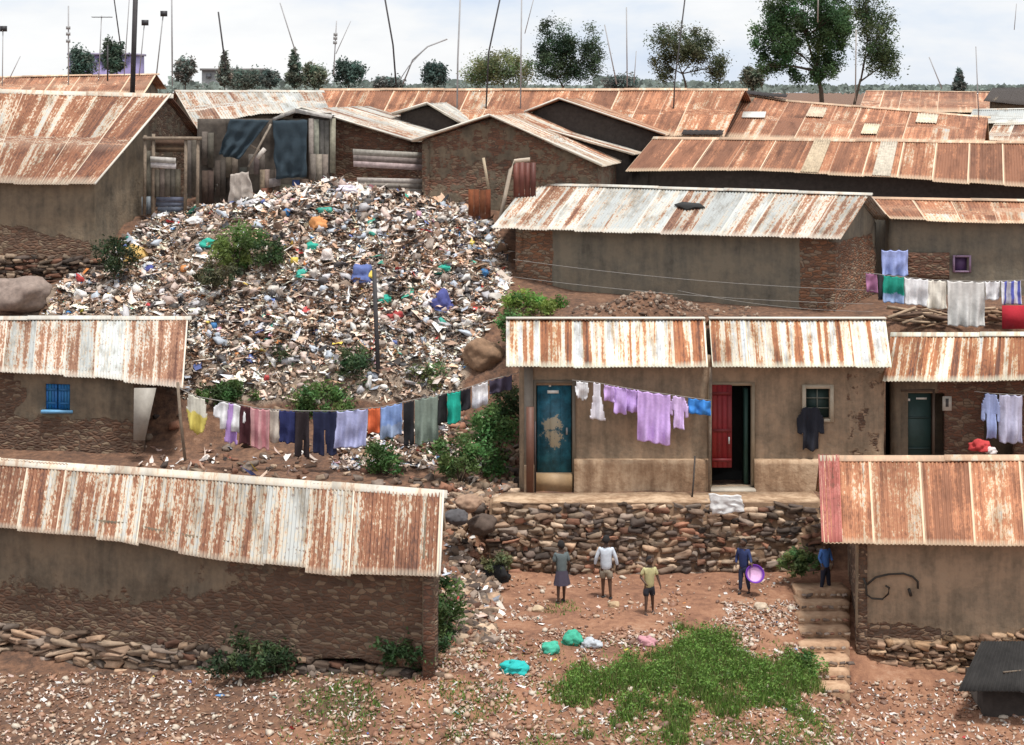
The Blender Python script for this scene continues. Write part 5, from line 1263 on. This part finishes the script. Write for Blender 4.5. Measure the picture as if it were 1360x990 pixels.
def garment(x0,x1,h,topz,Yf,kind,col,label,group,cat,name,col2=None,split=.5,skew=0,seed=None,pegs=True,stripe=None):
    """topz: function X->(y,z) of the line. Hangs from x0..x1 (metres)"""
    sd=seed or random.random()*50; w=x1-x0; nx=max(10,int(w/.022)); nz=max(12,int(h/.03)); poly=OUT[kind]
    y0,z0=topz((x0+x1)/2); rt=root(name,(x0+w/2,y0,z0),label,cat,group)
    idx={};V=[];C=[];Fs=[]
    for k in range(nz+1):
        for i in range(nx+1):
            s=i/nx;t=k/nz; X=x0+w*s; yy,zz=topz(X)
            dr=.03*math.sin(math.pi*min(1,max(0,(s*3)%1)))*(1-t*.5)
            y=yy-.012-.05*(.3+t)*(math.sin(s*w*26+sd+t*2)+.7*mn.noise(Vector((s*w*5+sd,t*2,0)))*2)
            z=zz-h*t*(1+.05*mn.noise(Vector((s*4+sd,0,3))))-dr
            V.append((X+skew*t+.015*mn.noise(Vector((s*3,t*4,sd))),y,z))
            c=np.array(col)
            if col2 is not None and t>split+.12*mn.noise(Vector((s*4,1,sd))): c=np.array(col2)
            if stripe and int(s*stripe[0])%2==0: c=np.array(stripe[1])
            C.append(c*(1+.08*math.sin(s*40+sd)))
    m=len(V); keep={}
    for k in range(nz):
        for i in range(nx):
            keep[k,i]=inpoly((i+.5)/nx,(k+.5)/nz,poly)
    V2=V+[(a,b2+.014,c) for a,b2,c in V]
    for (k,i),on in keep.items():
        if not on: continue
        a=k*(nx+1)+i;b2=a+1;c=b2+nx+1;d=a+nx+1
        Fs+=[(a,d,c,b2),(a+m,b2+m,c+m,d+m)]
        if not keep.get((k-1,i)): Fs.append((a,b2,b2+m,a+m))
        if not keep.get((k+1,i)): Fs.append((d,d+m,c+m,c))
        if not keep.get((k,i-1)): Fs.append((a,a+m,d+m,d))
        if not keep.get((k,i+1)): Fs.append((b2,c,c+m,b2+m))
    mb=MB(); mb.add(V2,Fs,np.array(C+C)); mb.build('cloth',M['cloth'],rt,smooth=True)
    return rt
def lfun(pts):
    X=[p.x for p in pts];Y=[p.y for p in pts];Z=[p.z for p in pts]
    return lambda x:(float(np.interp(x,X,Y)),float(np.interp(x,X,Z)))
def hang(L,Yf,items,grp):
    for (a,b2,bot,kind,col,lab,cat,name,kw) in items:
        x0=XP(a,Yf);x1=XP(b2,Yf);z=L((x0+x1)/2)[1]; h=z-P(0,bot,Yf).z
        garment(x0,x1,h,L,Yf,kind,col,lab,grp,cat,name,**kw)
YL=40.0
ctrl=[(236,515),(262,527),(300,534),(345,543),(400,546),(450,546),(505,541),(555,530),(610,519),(650,505),(694,494)]
lp=[P(x,y,YL) for x,y in ctrl]; 
clothesline(lp,'long washing line sagging across the foot of the rubbish tip'); L1=lfun(lp); G1='washing on the long line below the tip'
r_=root('line_post',P(240,600,YL),'crooked post holding the left end of the long washing line','post'); mb=MB(); mb.tube([P(246,612,YL),P(240,560,YL),P(236,508,YL)],.035,6); mb.build('post',M['wood'],r_)
r_=root('line_post',P(694,640,YL),'post at the gully corner holding the right end of the long washing line','post'); mb=MB(); mb.tube([P(690,655,YL),P(693,560,YL),P(694,484,YL)],.04,6); mb.build('post',M['darkwood_and_shade'],r_)
W=(.72,.72,.74)
hang(L1,YL,[
 (247,275,578,'vest',(.62,.60,.52),'white and yellow vest hanging at the far left end of the long line','vest','vest',dict(col2=(.60,.50,.12),split=.45)),
 (284,327,572,'shirt',W,'white shirt third from nothing','shirt','shirt',dict()),
 (298,316,588,'dress',(.45,.28,.62),'lilac dress hanging under the white shirt','dress','dress',dict()),
 (318,333,590,'rect',(.06,.012,.018),'narrow dark maroon cloth between the white shirt and pink one','cloth','cloth',dict()),
 (333,358,596,'rect',(.52,.22,.25),'pink patterned towel on the left part of the long line','towel','towel',dict(stripe=(5,(.58,.32,.33)))),
 (358,371,588,'rect',(.50,.44,.38),'cream cloth between the pink towel and navy cloth','cloth','cloth',dict()),
 (371,394,588,'rect',(.018,.025,.11),'navy blue cloth right of the cream cloth','cloth','cloth',dict()),
 (392,411,607,'trousers',(.022,.014,.018),'long black brown trousers beside the navy cloth','trousers','trousers',dict()),
 (416,447,604,'trousers',(.010,.014,.05),'dark navy trousers in the middle of the long line','trousers','trousers',dict()),
 (447,489,594,'rect',(.40,.42,.66),'broad lavender bed cloth on the long line','sheet','sheet',dict(skew=-.05)),
 (489,505,575,'rect',(.66,.14,.05),'bright orange red cloth on the long line','cloth','cloth',dict()),
 (505,534,580,'rect',(.22,.33,.62),'light blue cloth right of the orange red one','cloth','cloth',dict(col2=(.30,.38,.55),split=.6)),
 (536,550,592,'trousers',(.010,.010,.014),'narrow black trousers right of the light blue cloth','trousers','trousers',dict()),
 (551,582,588,'rect',(.21,.26,.22),'grey green towel with soft folds','towel','towel',dict()),
 (582,594,562,'rect',(.012,.012,.014),'short black cloth left of the teal one','cloth','cloth',dict()),
 (594,612,562,'rect',(.01,.40,.30),'bright teal cloth on the rising right end of the line','cloth','cloth',dict()),
 (612,625,544,'rect',(.014,.012,.018),'short black cloth right of the teal one','cloth','cloth',dict()),
 (627,648,540,'rect',W,'small white cloth near the right end of the long line','cloth','cloth',dict(col2=(.55,.55,.60),split=.6)),
 (650,680,520,'rect',(.05,.04,.07),'dark purple cloth bunched at the right end of the long line','cloth','cloth',dict()),
],G1)
for o in bpy.data.objects:
    if o.get('label')=='white shirt third from nothing': o['label']='white shirt hanging over the lilac dress on the long line'
# purple washing on the row house
YP=39.35
ctrl=[(760,505),(790,508),(840,517),(880,523),(915,528),(944,532)]; lp=[P(x,y,YP) for x,y in ctrl]
clothesline(lp,'short washing line across the front of the row house'); L2=lfun(lp); G2='purple and white washing in front of the row house'
PU=(.62,.42,.80)
hang(L2,YP,[
 (764,782,532,'vest',W,'crumpled white vest leftmost on the row house line','vest','vest',dict()),
 (782,803,557,'dress',(.70,.68,.74),'narrow white cloth hanging lower beside the crumpled vest','cloth','cloth',dict(skew=.02)),
 (802,816,533,'rect',PU,'small lilac cloth right of the two white pieces','cloth','cloth',dict()),
 (815,832,549,'rect',(.56,.38,.76),'first lilac child shirt left of the big purple sheet','shirt','shirt',dict()),
 (831,848,547,'rect',(.52,.34,.72),'second lilac cloth touching the big purple sheet','cloth','cloth',dict()),
 (846,890,588,'rect',(.62,.42,.80),'big purple sheet reaching lowest on the row house line','sheet','sheet',dict()),
 (889,914,569,'shirt',(.68,.50,.82),'pale lilac shirt right of the big purple sheet','shirt','shirt',dict()),
 (914,944,550,'rect',(.04,.22,.62),'bright blue cloth at the right end of the row house line','cloth','cloth',dict())],G2)
# black jacket on the window
lj=lfun([P(1055,540,39.85),P(1100,541,39.85)])
hang(lj,39.85,[(1059,1094,597,'shirt',(.012,.014,.024),'black jacket hung below the small square window','jacket','jacket',dict())],None)
# washing in front of the grey mud house (S)
YS_=42.9
lp=[P(x,y,YS_) for x,y in [(1148,362),(1180,366),(1240,372),(1300,374),(1370,372)]]; clothesline(lp,'upper right washing line in front of the grey mud house'); L3=lfun(lp); G3='washing in front of the grey mud house'
lp4=lfun([P(1165,332,YS_+.4),P(1210,332,YS_+.4)])
hang(lp4,YS_+.4,[(1171,1206,366,'rect',(.33,.40,.72),'sky blue cloth hanging highest above the upper right line','cloth','cloth',dict(pegs=False))],G3)
hang(L3,YS_,[
 (1150,1165,388,'rect',(.33,.14,.26),'dark pink cloth at the left end of the upper right line','cloth','cloth',dict()),
 (1166,1174,398,'rect',(.02,.02,.025),'thin black cloth beside the dark pink one','cloth','cloth',dict()),
 (1172,1200,402,'rect',(.01,.27,.20),'dark green cloth with blue hem under the sky blue cloth','cloth','cloth',dict(col2=(.28,.38,.60),split=.66)),
 (1201,1232,405,'rect',(.74,.74,.76),'pale grey cloth right of the dark green one','cloth','cloth',dict()),
 (1230,1257,410,'rect',(.74,.70,.62),'cream sheet left of the longest grey sheet','sheet','sheet',dict()),
 (1258,1308,433,'rect',(.66,.65,.63),'longest light grey sheet on the upper right line','sheet','sheet',dict()),
 (1308,1328,398,'rect',W,'short white cloth right of the longest grey sheet','cloth','cloth',dict()),
 (1329,1356,404,'rect',(.10,.12,.48),'blue and white striped cloth at the right photo edge','cloth','cloth',dict(stripe=(6,(.66,.66,.7)),col2=(.12,.12,.4),split=.7)),
],G3)
r_=root('bedding',P(1342,436,43.7),'red blanket hanging low at the right edge beside the firewood','blanket'); mb=MB(); mb.box((XP(1331,42.75),42.73,P(0,437,42.75).z),(XP(1362,42.75),42.77,P(0,406,42.75).z),(.42,.015,.03)); o=mb.build('blanket',M['cloth'],r_)
# washing on D
YD2=39.7
lp=[P(x,y,YD2) for x,y in [(1294,520),(1320,523),(1380,526)]]; clothesline(lp,'short washing line under the eave of the right hand row house'); L5=lfun(lp); G5='washing under the eave of the right hand row house'
hang(L5,YD2,[(1304,1328,582,'shirt',(.30,.36,.60),'blue grey shirt under the right row house eave','shirt','shirt',dict()),(1327,1358,588,'rect',(.50,.50,.66),'pale lilac sheet at the right edge under the eave','sheet','sheet',dict())],G5)
bag(1302,598,.20,(.50,.05,.05),'red bundle on the ground by the dark doorway at right',name='bundle',cat='bundle',group=None,Y0=39.6)
bag(1316,602,.12,(.66,.60,.58),'white bundle right of the red bundle',name='bundle',cat='bundle',group=None,Y0=39.5)
# thin wires in front of the long grey roofed house
for i,(a,b2,lab) in enumerate([((682,345),(1160,386),'highest thin wire in front of the long grey wall'),((682,368),(1160,404),'middle thin wire in front of the long grey wall'),((900,386),(1160,414),'lowest thin wire sloping to the firewood stack')]):
    clothesline(line_pts(P(*a,44.2),P(*b2,42.9),.12),lab,r=.006)
# ------------------------------------------------------------ people
def skin_mesh(verts,edges,rad,rootv,sub=1):
    me=bpy.data.meshes.new('tmp'); me.from_pydata([tuple(v) for v in verts],edges,[]); ob=bpy.data.objects.new('tmp',me); COL.objects.link(ob)
    md=ob.modifiers.new('s','SKIN'); md.use_smooth_shade=True
    sv=me.skin_vertices[0].data
    for i,r in enumerate(rad):
        sv[i].radius=(r,r) if not isinstance(r,tuple) else r; sv[i].use_root=(i==rootv)
    if sub: m2=ob.modifiers.new('u','SUBSURF'); m2.levels=sub; m2.render_levels=sub
    dg=bpy.context.evaluated_depsgraph_get(); dg.update(); em=bpy.data.meshes.new_from_object(ob.evaluated_get(dg))
    V=np.array([v.co for v in em.vertices]); Fs=[tuple(p.vertices) for p in em.polygons]
    bpy.data.objects.remove(ob); return V,Fs
def person(loc,H,yaw,label,top,topcol,bottom,botcol,arms,legs=((-.05,0),(.05,0)),long_sleeve=False,hair=.012,skirt_len=.5,head_turn=0,lean=0,collar=None):
    """arms: per side (elbow, wrist) offsets from the shoulder in units of height; faces local -Y"""
    rt=root('person',loc,label,'person'); rt.rotation_euler=(0,0,yaw)
    V=[];E=[];R=[]
    def v(p,r,par=None):
        V.append(Vector(p)*H); R.append(r*H if not isinstance(r,tuple) else (r[0]*H,r[1]*H)); 
        if par is not None: E.append((par,len(V)-1))
        return len(V)-1
    pel=v((0,0,.50),(.085,.06)); sp=v((0,-lean*.3,.60),(.075,.05),pel); ch=v((0,-lean*.8,.72),(.088,.055),sp); nb=v((0,-lean,.80),(.04,.04),ch); nk=v((0,-lean*1.05,.845),(.030,.032),nb); hd=v((0,-lean*1.1,.875),(.035,.035),nk)
    SH=[]
    for sI,(el,wr) in zip((-1,1),arms):
        s=v((sI*.095,-lean*.9,.785),.034,nb); sh=Vector((sI*.095,-lean*.9,.785)); SH.append(sh)
        e=v(sh+Vector(el),.026,s); w=v(sh+Vector(wr),.018,e)
        d=(Vector(wr)-Vector(el)).normalized(); side=Vector((0,-1,0)) if abs(d.y)<.7 else Vector((0,0,1)); 
        pm=v(sh+Vector(wr)+d*.028,(.019,.013),w)
        across=d.cross(side).normalized()
        for f,l in zip((-1.2,-.4,.4,1.2),(.034,.042,.045,.038)):
            k0=sh+Vector(wr)+d*.045+side*f*.0085
            a=v(k0,.0062,pm); b=v(k0+d*l*.5+across*.004*sI,.0056,a); c=v(k0+d*l+across*.014*sI,.0045,b)
        t0=sh+Vector(wr)+d*.018+side*-.02; a=v(t0,.007,pm); b=v(t0+d*.022-side*.012,.0058,a)
    FT=[]
    for sI,(fx,fy) in zip((-1,1),legs):
        hp=v((sI*.048,0,.465),.052,pel); kn=v((sI*.05+fx*.45,fy*.45-.012,.265),.034,hp); an=v((sI*.052+fx,fy,.045),.020,kn); to=v((sI*.056+fx*1.05,fy-.075,.018),(.022,.013),an); FT.append((sI*.052+fx,fy))
    Vb,Fb=skin_mesh(V,E,R,pel)
    # head: skull with brow, nose, chin, ears in one continuous surface
    T,Fc=ICO3; hv=[]
    ct,stn=math.cos(head_turn),math.sin(head_turn)
    for t in T:
        x,y,z=t; q=Vector((x*.056,y*.068,z*.076))
        if z<0: q.x*=1-.22*(-z)**1.5; q.y*=1-.12*(-z)
        if y<0:
            q.y-=.014*math.exp(-((x/.17)**2+((z+.08)/.22)**2)); q.y-=.006*math.exp(-((x/.3)**2+((z+.5)/.14)**2)); q.y+=.006*math.exp(-(((abs(x)-.36)/.16)**2+((z-.08)/.13)**2)); q.y-=.007*math.exp(-((x/.4)**2+((z+.85)/.2)**2))
        if abs(x)>.85: q.x+=math.copysign(.014*math.exp(-((y/.2)**2+((z+.02)/.25)**2)),x)
        hv.append(((q.x*ct-q.y*stn)*H,(q.x*stn+q.y*ct-lean*1.15)*H,(q.z+.925)*H))
    hv=np.array(hv)
    def addm(name,parts,m,smooth=True):
        mb=MB(); 
        for a,b,c in parts: mb.add(a,b,c)
        o=mb.build(name,m,None,smooth=smooth); o.parent=rt; o['_o']=[0,0,0]; return o
    addm('body',[(Vb,Fb,(1,1,1)),(hv,Fc,(1,1,1))],M['skin'])
    # hair cap
    sel=[]; hh=[]
    for t,q in zip(T,hv):
        c=Vector((0,-lean*1.15*H,.925*H)); up=t[2]*.8+t[1]*.75; hh.append(tuple(c+(Vector(q)-c)*(1.10 if up>.12 else .9)))
    addm('hair',[(np.array(hh),Fc,(1,1,1))],M['hair'])
    mbp=[]
    for s in (-1,1):
        e=np.array([s*.020,-.0615,.931]); x,y=e[0]*ct-e[1]*stn,e[0]*stn+e[1]*ct; mbp.append((ICO1[0]*.0055*H+np.array([x,y-lean*1.15,e[2]])*H,ICO1[1],(.25,.23,.21)))
    addm('eyes',mbp,M['cloth'])
    e=np.array([0,-.070,.888]); x,y=e[0]*ct-e[1]*stn,e[0]*stn+e[1]*ct; addm('mouth',[(ICO1[0]*np.array([.016,.004,.004])*H+np.array([x,y-lean*1.15,e[2]])*H,ICO1[1],(.12,.04,.035))],M['cloth'])
    # shirt
    V=[];E=[];R=[]
    a=v((0,0,.435),(.104,.078)); a0=v((0,-lean*.2,.54),(.096,.070),a); b=v((0,-lean*.7,.70),(.104,.070),a0); c=v((0,-lean,.785),(.078,.052),b); c2=v((0,-lean,.815),(.040,.038),c)
    for sI,(el,wr),sh in zip((-1,1),arms,SH):
        s=v(sh,.040,c); 
        if long_sleeve: e_=v(sh+Vector(el),.030,s); v(sh+Vector(wr)*.97,.023,e_)
        else: v(sh+Vector(el)*.85,.042,s)
    Vs,Fs=skin_mesh(V,E,R,a); addm(top,[(Vs,Fs,topcol)],M['cloth'])
    if collar: addm('collar',[(ICO1[0]*np.array([.05,.045,.012])*H+np.array([0,-lean,.815])*H,ICO1[1],collar)],M['cloth'])
    if bottom=='skirt':
        mb=MB(); V=[];n=28; lv=[(.53,.090,.065),(.46,.108,.082),(.38,.122,.098),(skirt_len-.17,.136,.115)]
        for z,rx,ry in lv:
            for k in range(n): t=2*math.pi*k/n; f=1+.06*math.sin(k*math.pi/2)*(.53-z)*6; V.append((rx*math.cos(t)*f*H,ry*math.sin(t)*f*H,z*H))
        Fs=[(i*n+k,i*n+(k+1)%n,(i+1)*n+(k+1)%n,(i+1)*n+k) for i in range(3) for k in range(n)]
        addm('skirt',[(V,Fs,botcol)],M['cloth'])
    else:
        V=[];E=[];R=[]; a=v((0,0,.52),(.088,.062)); b=v((0,0,.47),(.096,.068),a)
        for sI,(fx,fy) in zip((-1,1),legs):
            h=v((sI*.052,0,.43),.064,b); 
            if bottom=='shorts': v((sI*.054+fx*.35,fy*.35-.01,.31),.056,h)
            else: k_=v((sI*.05+fx*.45,fy*.45-.012,.265),.045,h); v((sI*.052+fx,fy,.06),.034,k_)
        Vs,Fs=skin_mesh(V,E,R,a); addm(bottom,[(Vs,Fs,botcol)],M['cloth'])
    for s,(fx,fy) in zip((-1,1),FT): 
        mb=[(ICO2[0]*np.array([.030,.062,.020])*H+np.array([fx,fy-.035,.016])*H,ICO2[1],(.03,.028,.03))]; addm('shoe',mb,M['cloth'])
    return rt
def foot(px,py,Y0=33): 
    p=ground_pt(px,py,Y0=30,Y1=38.2); return Vector((p.x,p.y,gz(p.x,p.y)-.005))
p=foot(746,801); person(p,1.24,math.pi+.3,'child in grey top and dark purple skirt, furthest left in the yard','shirt',(.10,.125,.13),'skirt',(.055,.045,.07),[((-.035,.02,-.15),(-.03,-.03,-.28)),((.035,.0,-.15),(.045,-.04,-.28))],skirt_len=.47,legs=((-.01,-.07),(.02,.04)),lean=.03)
p=foot(805,796); person(p,1.28,math.pi-.1,'child in pale blue white shirt and khaki shorts standing by the stone wall','shirt',(.58,.64,.72),'shorts',(.26,.22,.17),[((-.06,.01,-.14),(-.085,-.02,-.27)),((.06,.01,-.14),(.085,-.02,-.27))],long_sleeve=True,collar=(.75,.77,.8),legs=((-.02,.03),(.0,-.03)))
p=foot(862,816); person(p,1.15,.25,'child in yellow shirt and black shorts nearest to us in the yard','shirt',(.50,.46,.24),'shorts',(.014,.014,.022),[((-.06,.02,-.13),(-.02,-.07,-.20)),((.05,.0,-.14),(.075,-.05,-.26))],legs=((-.03,-.06),(.04,.07)),lean=.03,head_turn=.5)
p=foot(988,789); bs=p; person(p,1.12,-.5,'child in dark navy clothes holding a purple basin at the side','shirt',(.025,.04,.13),'trousers',(.02,.025,.055),[((-.045,.02,-.14),(-.03,-.05,-.25)),((.05,-.03,-.13),(.10,-.10,-.20))],long_sleeve=True,legs=((.0,-.05),(.03,.05)),lean=.02,head_turn=-.4)
p=foot(1096,787); person(p,1.08,.6,'child in bright blue jacket and dark trousers at the top of the steps','jacket',(.06,.17,.48),'trousers',(.012,.014,.03),[((-.045,.02,-.14),(-.03,-.05,-.24)),((.05,.0,-.14),(.03,-.07,-.22))],long_sleeve=True)
# purple basin
hp=Vector((XP(1002,bs.y-.18),bs.y-.20,P(0,763,bs.y-.18).z))
r_=root('basin',hp,'purple plastic basin with pink white inside held by the navy child','basin'); mb=MB()
prof=[(.10,.0),(.13,.03),(.17,.10),(.185,.11),(.18,.10),(.155,.085),(.12,.03),(.0,.02)]; n=28; ax=Vector((.05,-.86,.5)).normalized(); u=ax.orthogonal().normalized(); w_=ax.cross(u); V=[];C=[]
for i,(r0,h) in enumerate(prof):
    for k in range(n): t=2*math.pi*k/n; V.append(tuple(hp+ax*(h-.05)+(u*math.cos(t)+w_*math.sin(t))*max(r0,.001)*1.05)); C.append((.14,.03,.34) if i<6 else (.66,.40,.62))
Fs=[(i*n+k,i*n+(k+1)%n,(i+1)*n+(k+1)%n,(i+1)*n+k) for i in range(len(prof)-1) for k in range(n)]+[tuple(range(n))[::-1]]
mb.add(V,Fs,np.array(C)); mb.build('bowl',M['cloth'],r_,smooth=True)

# ------------------------------------------------------------ sky, sun, camera
wd=bpy.data.worlds.new('World'); S.world=wd; wd.use_nodes=True; nt=wd.node_tree; n=N(nt); bg=nt.nodes['Background']
SUN_EL=math.radians(73); SUN_AZ=math.radians(150)   # behind us to the right
sky=n.new('ShaderNodeTexSky',sky_type='NISHITA'); sky.sun_disc=False; sky.sun_elevation=SUN_EL; sky.sun_rotation=SUN_AZ; sky.dust_density=2.5; sky.altitude=1700
tc=n.new('ShaderNodeTexCoord').outputs['Generated']
cl=n.noise(n.mapv(tc,(2.2,2.2,7.0),(3.1,0,1.3)),1.6,6,.55,.3)
c2=n.noise(n.mapv(tc,(6,6,16)),1.6,5,.6)
cf=n.math('ADD',n.math('MULTIPLY',cl,.7),n.math('MULTIPLY',c2,.3))
cloud=n.ramp(cf,[(.36,(6.3,7.2,8.7)),(.43,(7.4,8.0,8.9)),(.50,(8.8,8.9,9.1)),(.58,(9.6,9.6,9.6))])
n.link(n.mix(.92,sky.outputs[0],cloud),bg.inputs['Color']); bg.inputs['Strength'].default_value=.098
ld=bpy.data.lights.new('sun','SUN'); ld.energy=3.6; ld.angle=math.radians(8); ld.color=(1,.96,.9)
lo=bpy.data.objects.new('sun',ld); COL.objects.link(lo); lo.location=(10,0,30)
d=Vector((math.sin(SUN_AZ)*math.cos(SUN_EL),math.cos(SUN_AZ)*math.cos(SUN_EL),math.sin(SUN_EL)))
lo.rotation_euler=d.to_track_quat('Z','Y').to_euler()
cd=bpy.data.cameras.new('camera'); co=bpy.data.objects.new('camera',cd); COL.objects.link(co); S.camera=co
co.location=(0,0,0); co.rotation_euler=(math.pi/2,0,0); cd.sensor_width=36; cd.lens=36*F/1360; cd.shift_y=(HZ-495)/1360; cd.clip_end=5000; cd.clip_start=.5
S.view_settings.view_transform='Standard'; S.view_settings.look='None'; S.view_settings.gamma=1; S.view_settings.exposure=0.18; S.view_settings.use_curve_mapping=False
S.render.engine='CYCLES'
for o in bpy.data.objects:
    for k in ('_o','_w'):
        if k in o: del o[k]
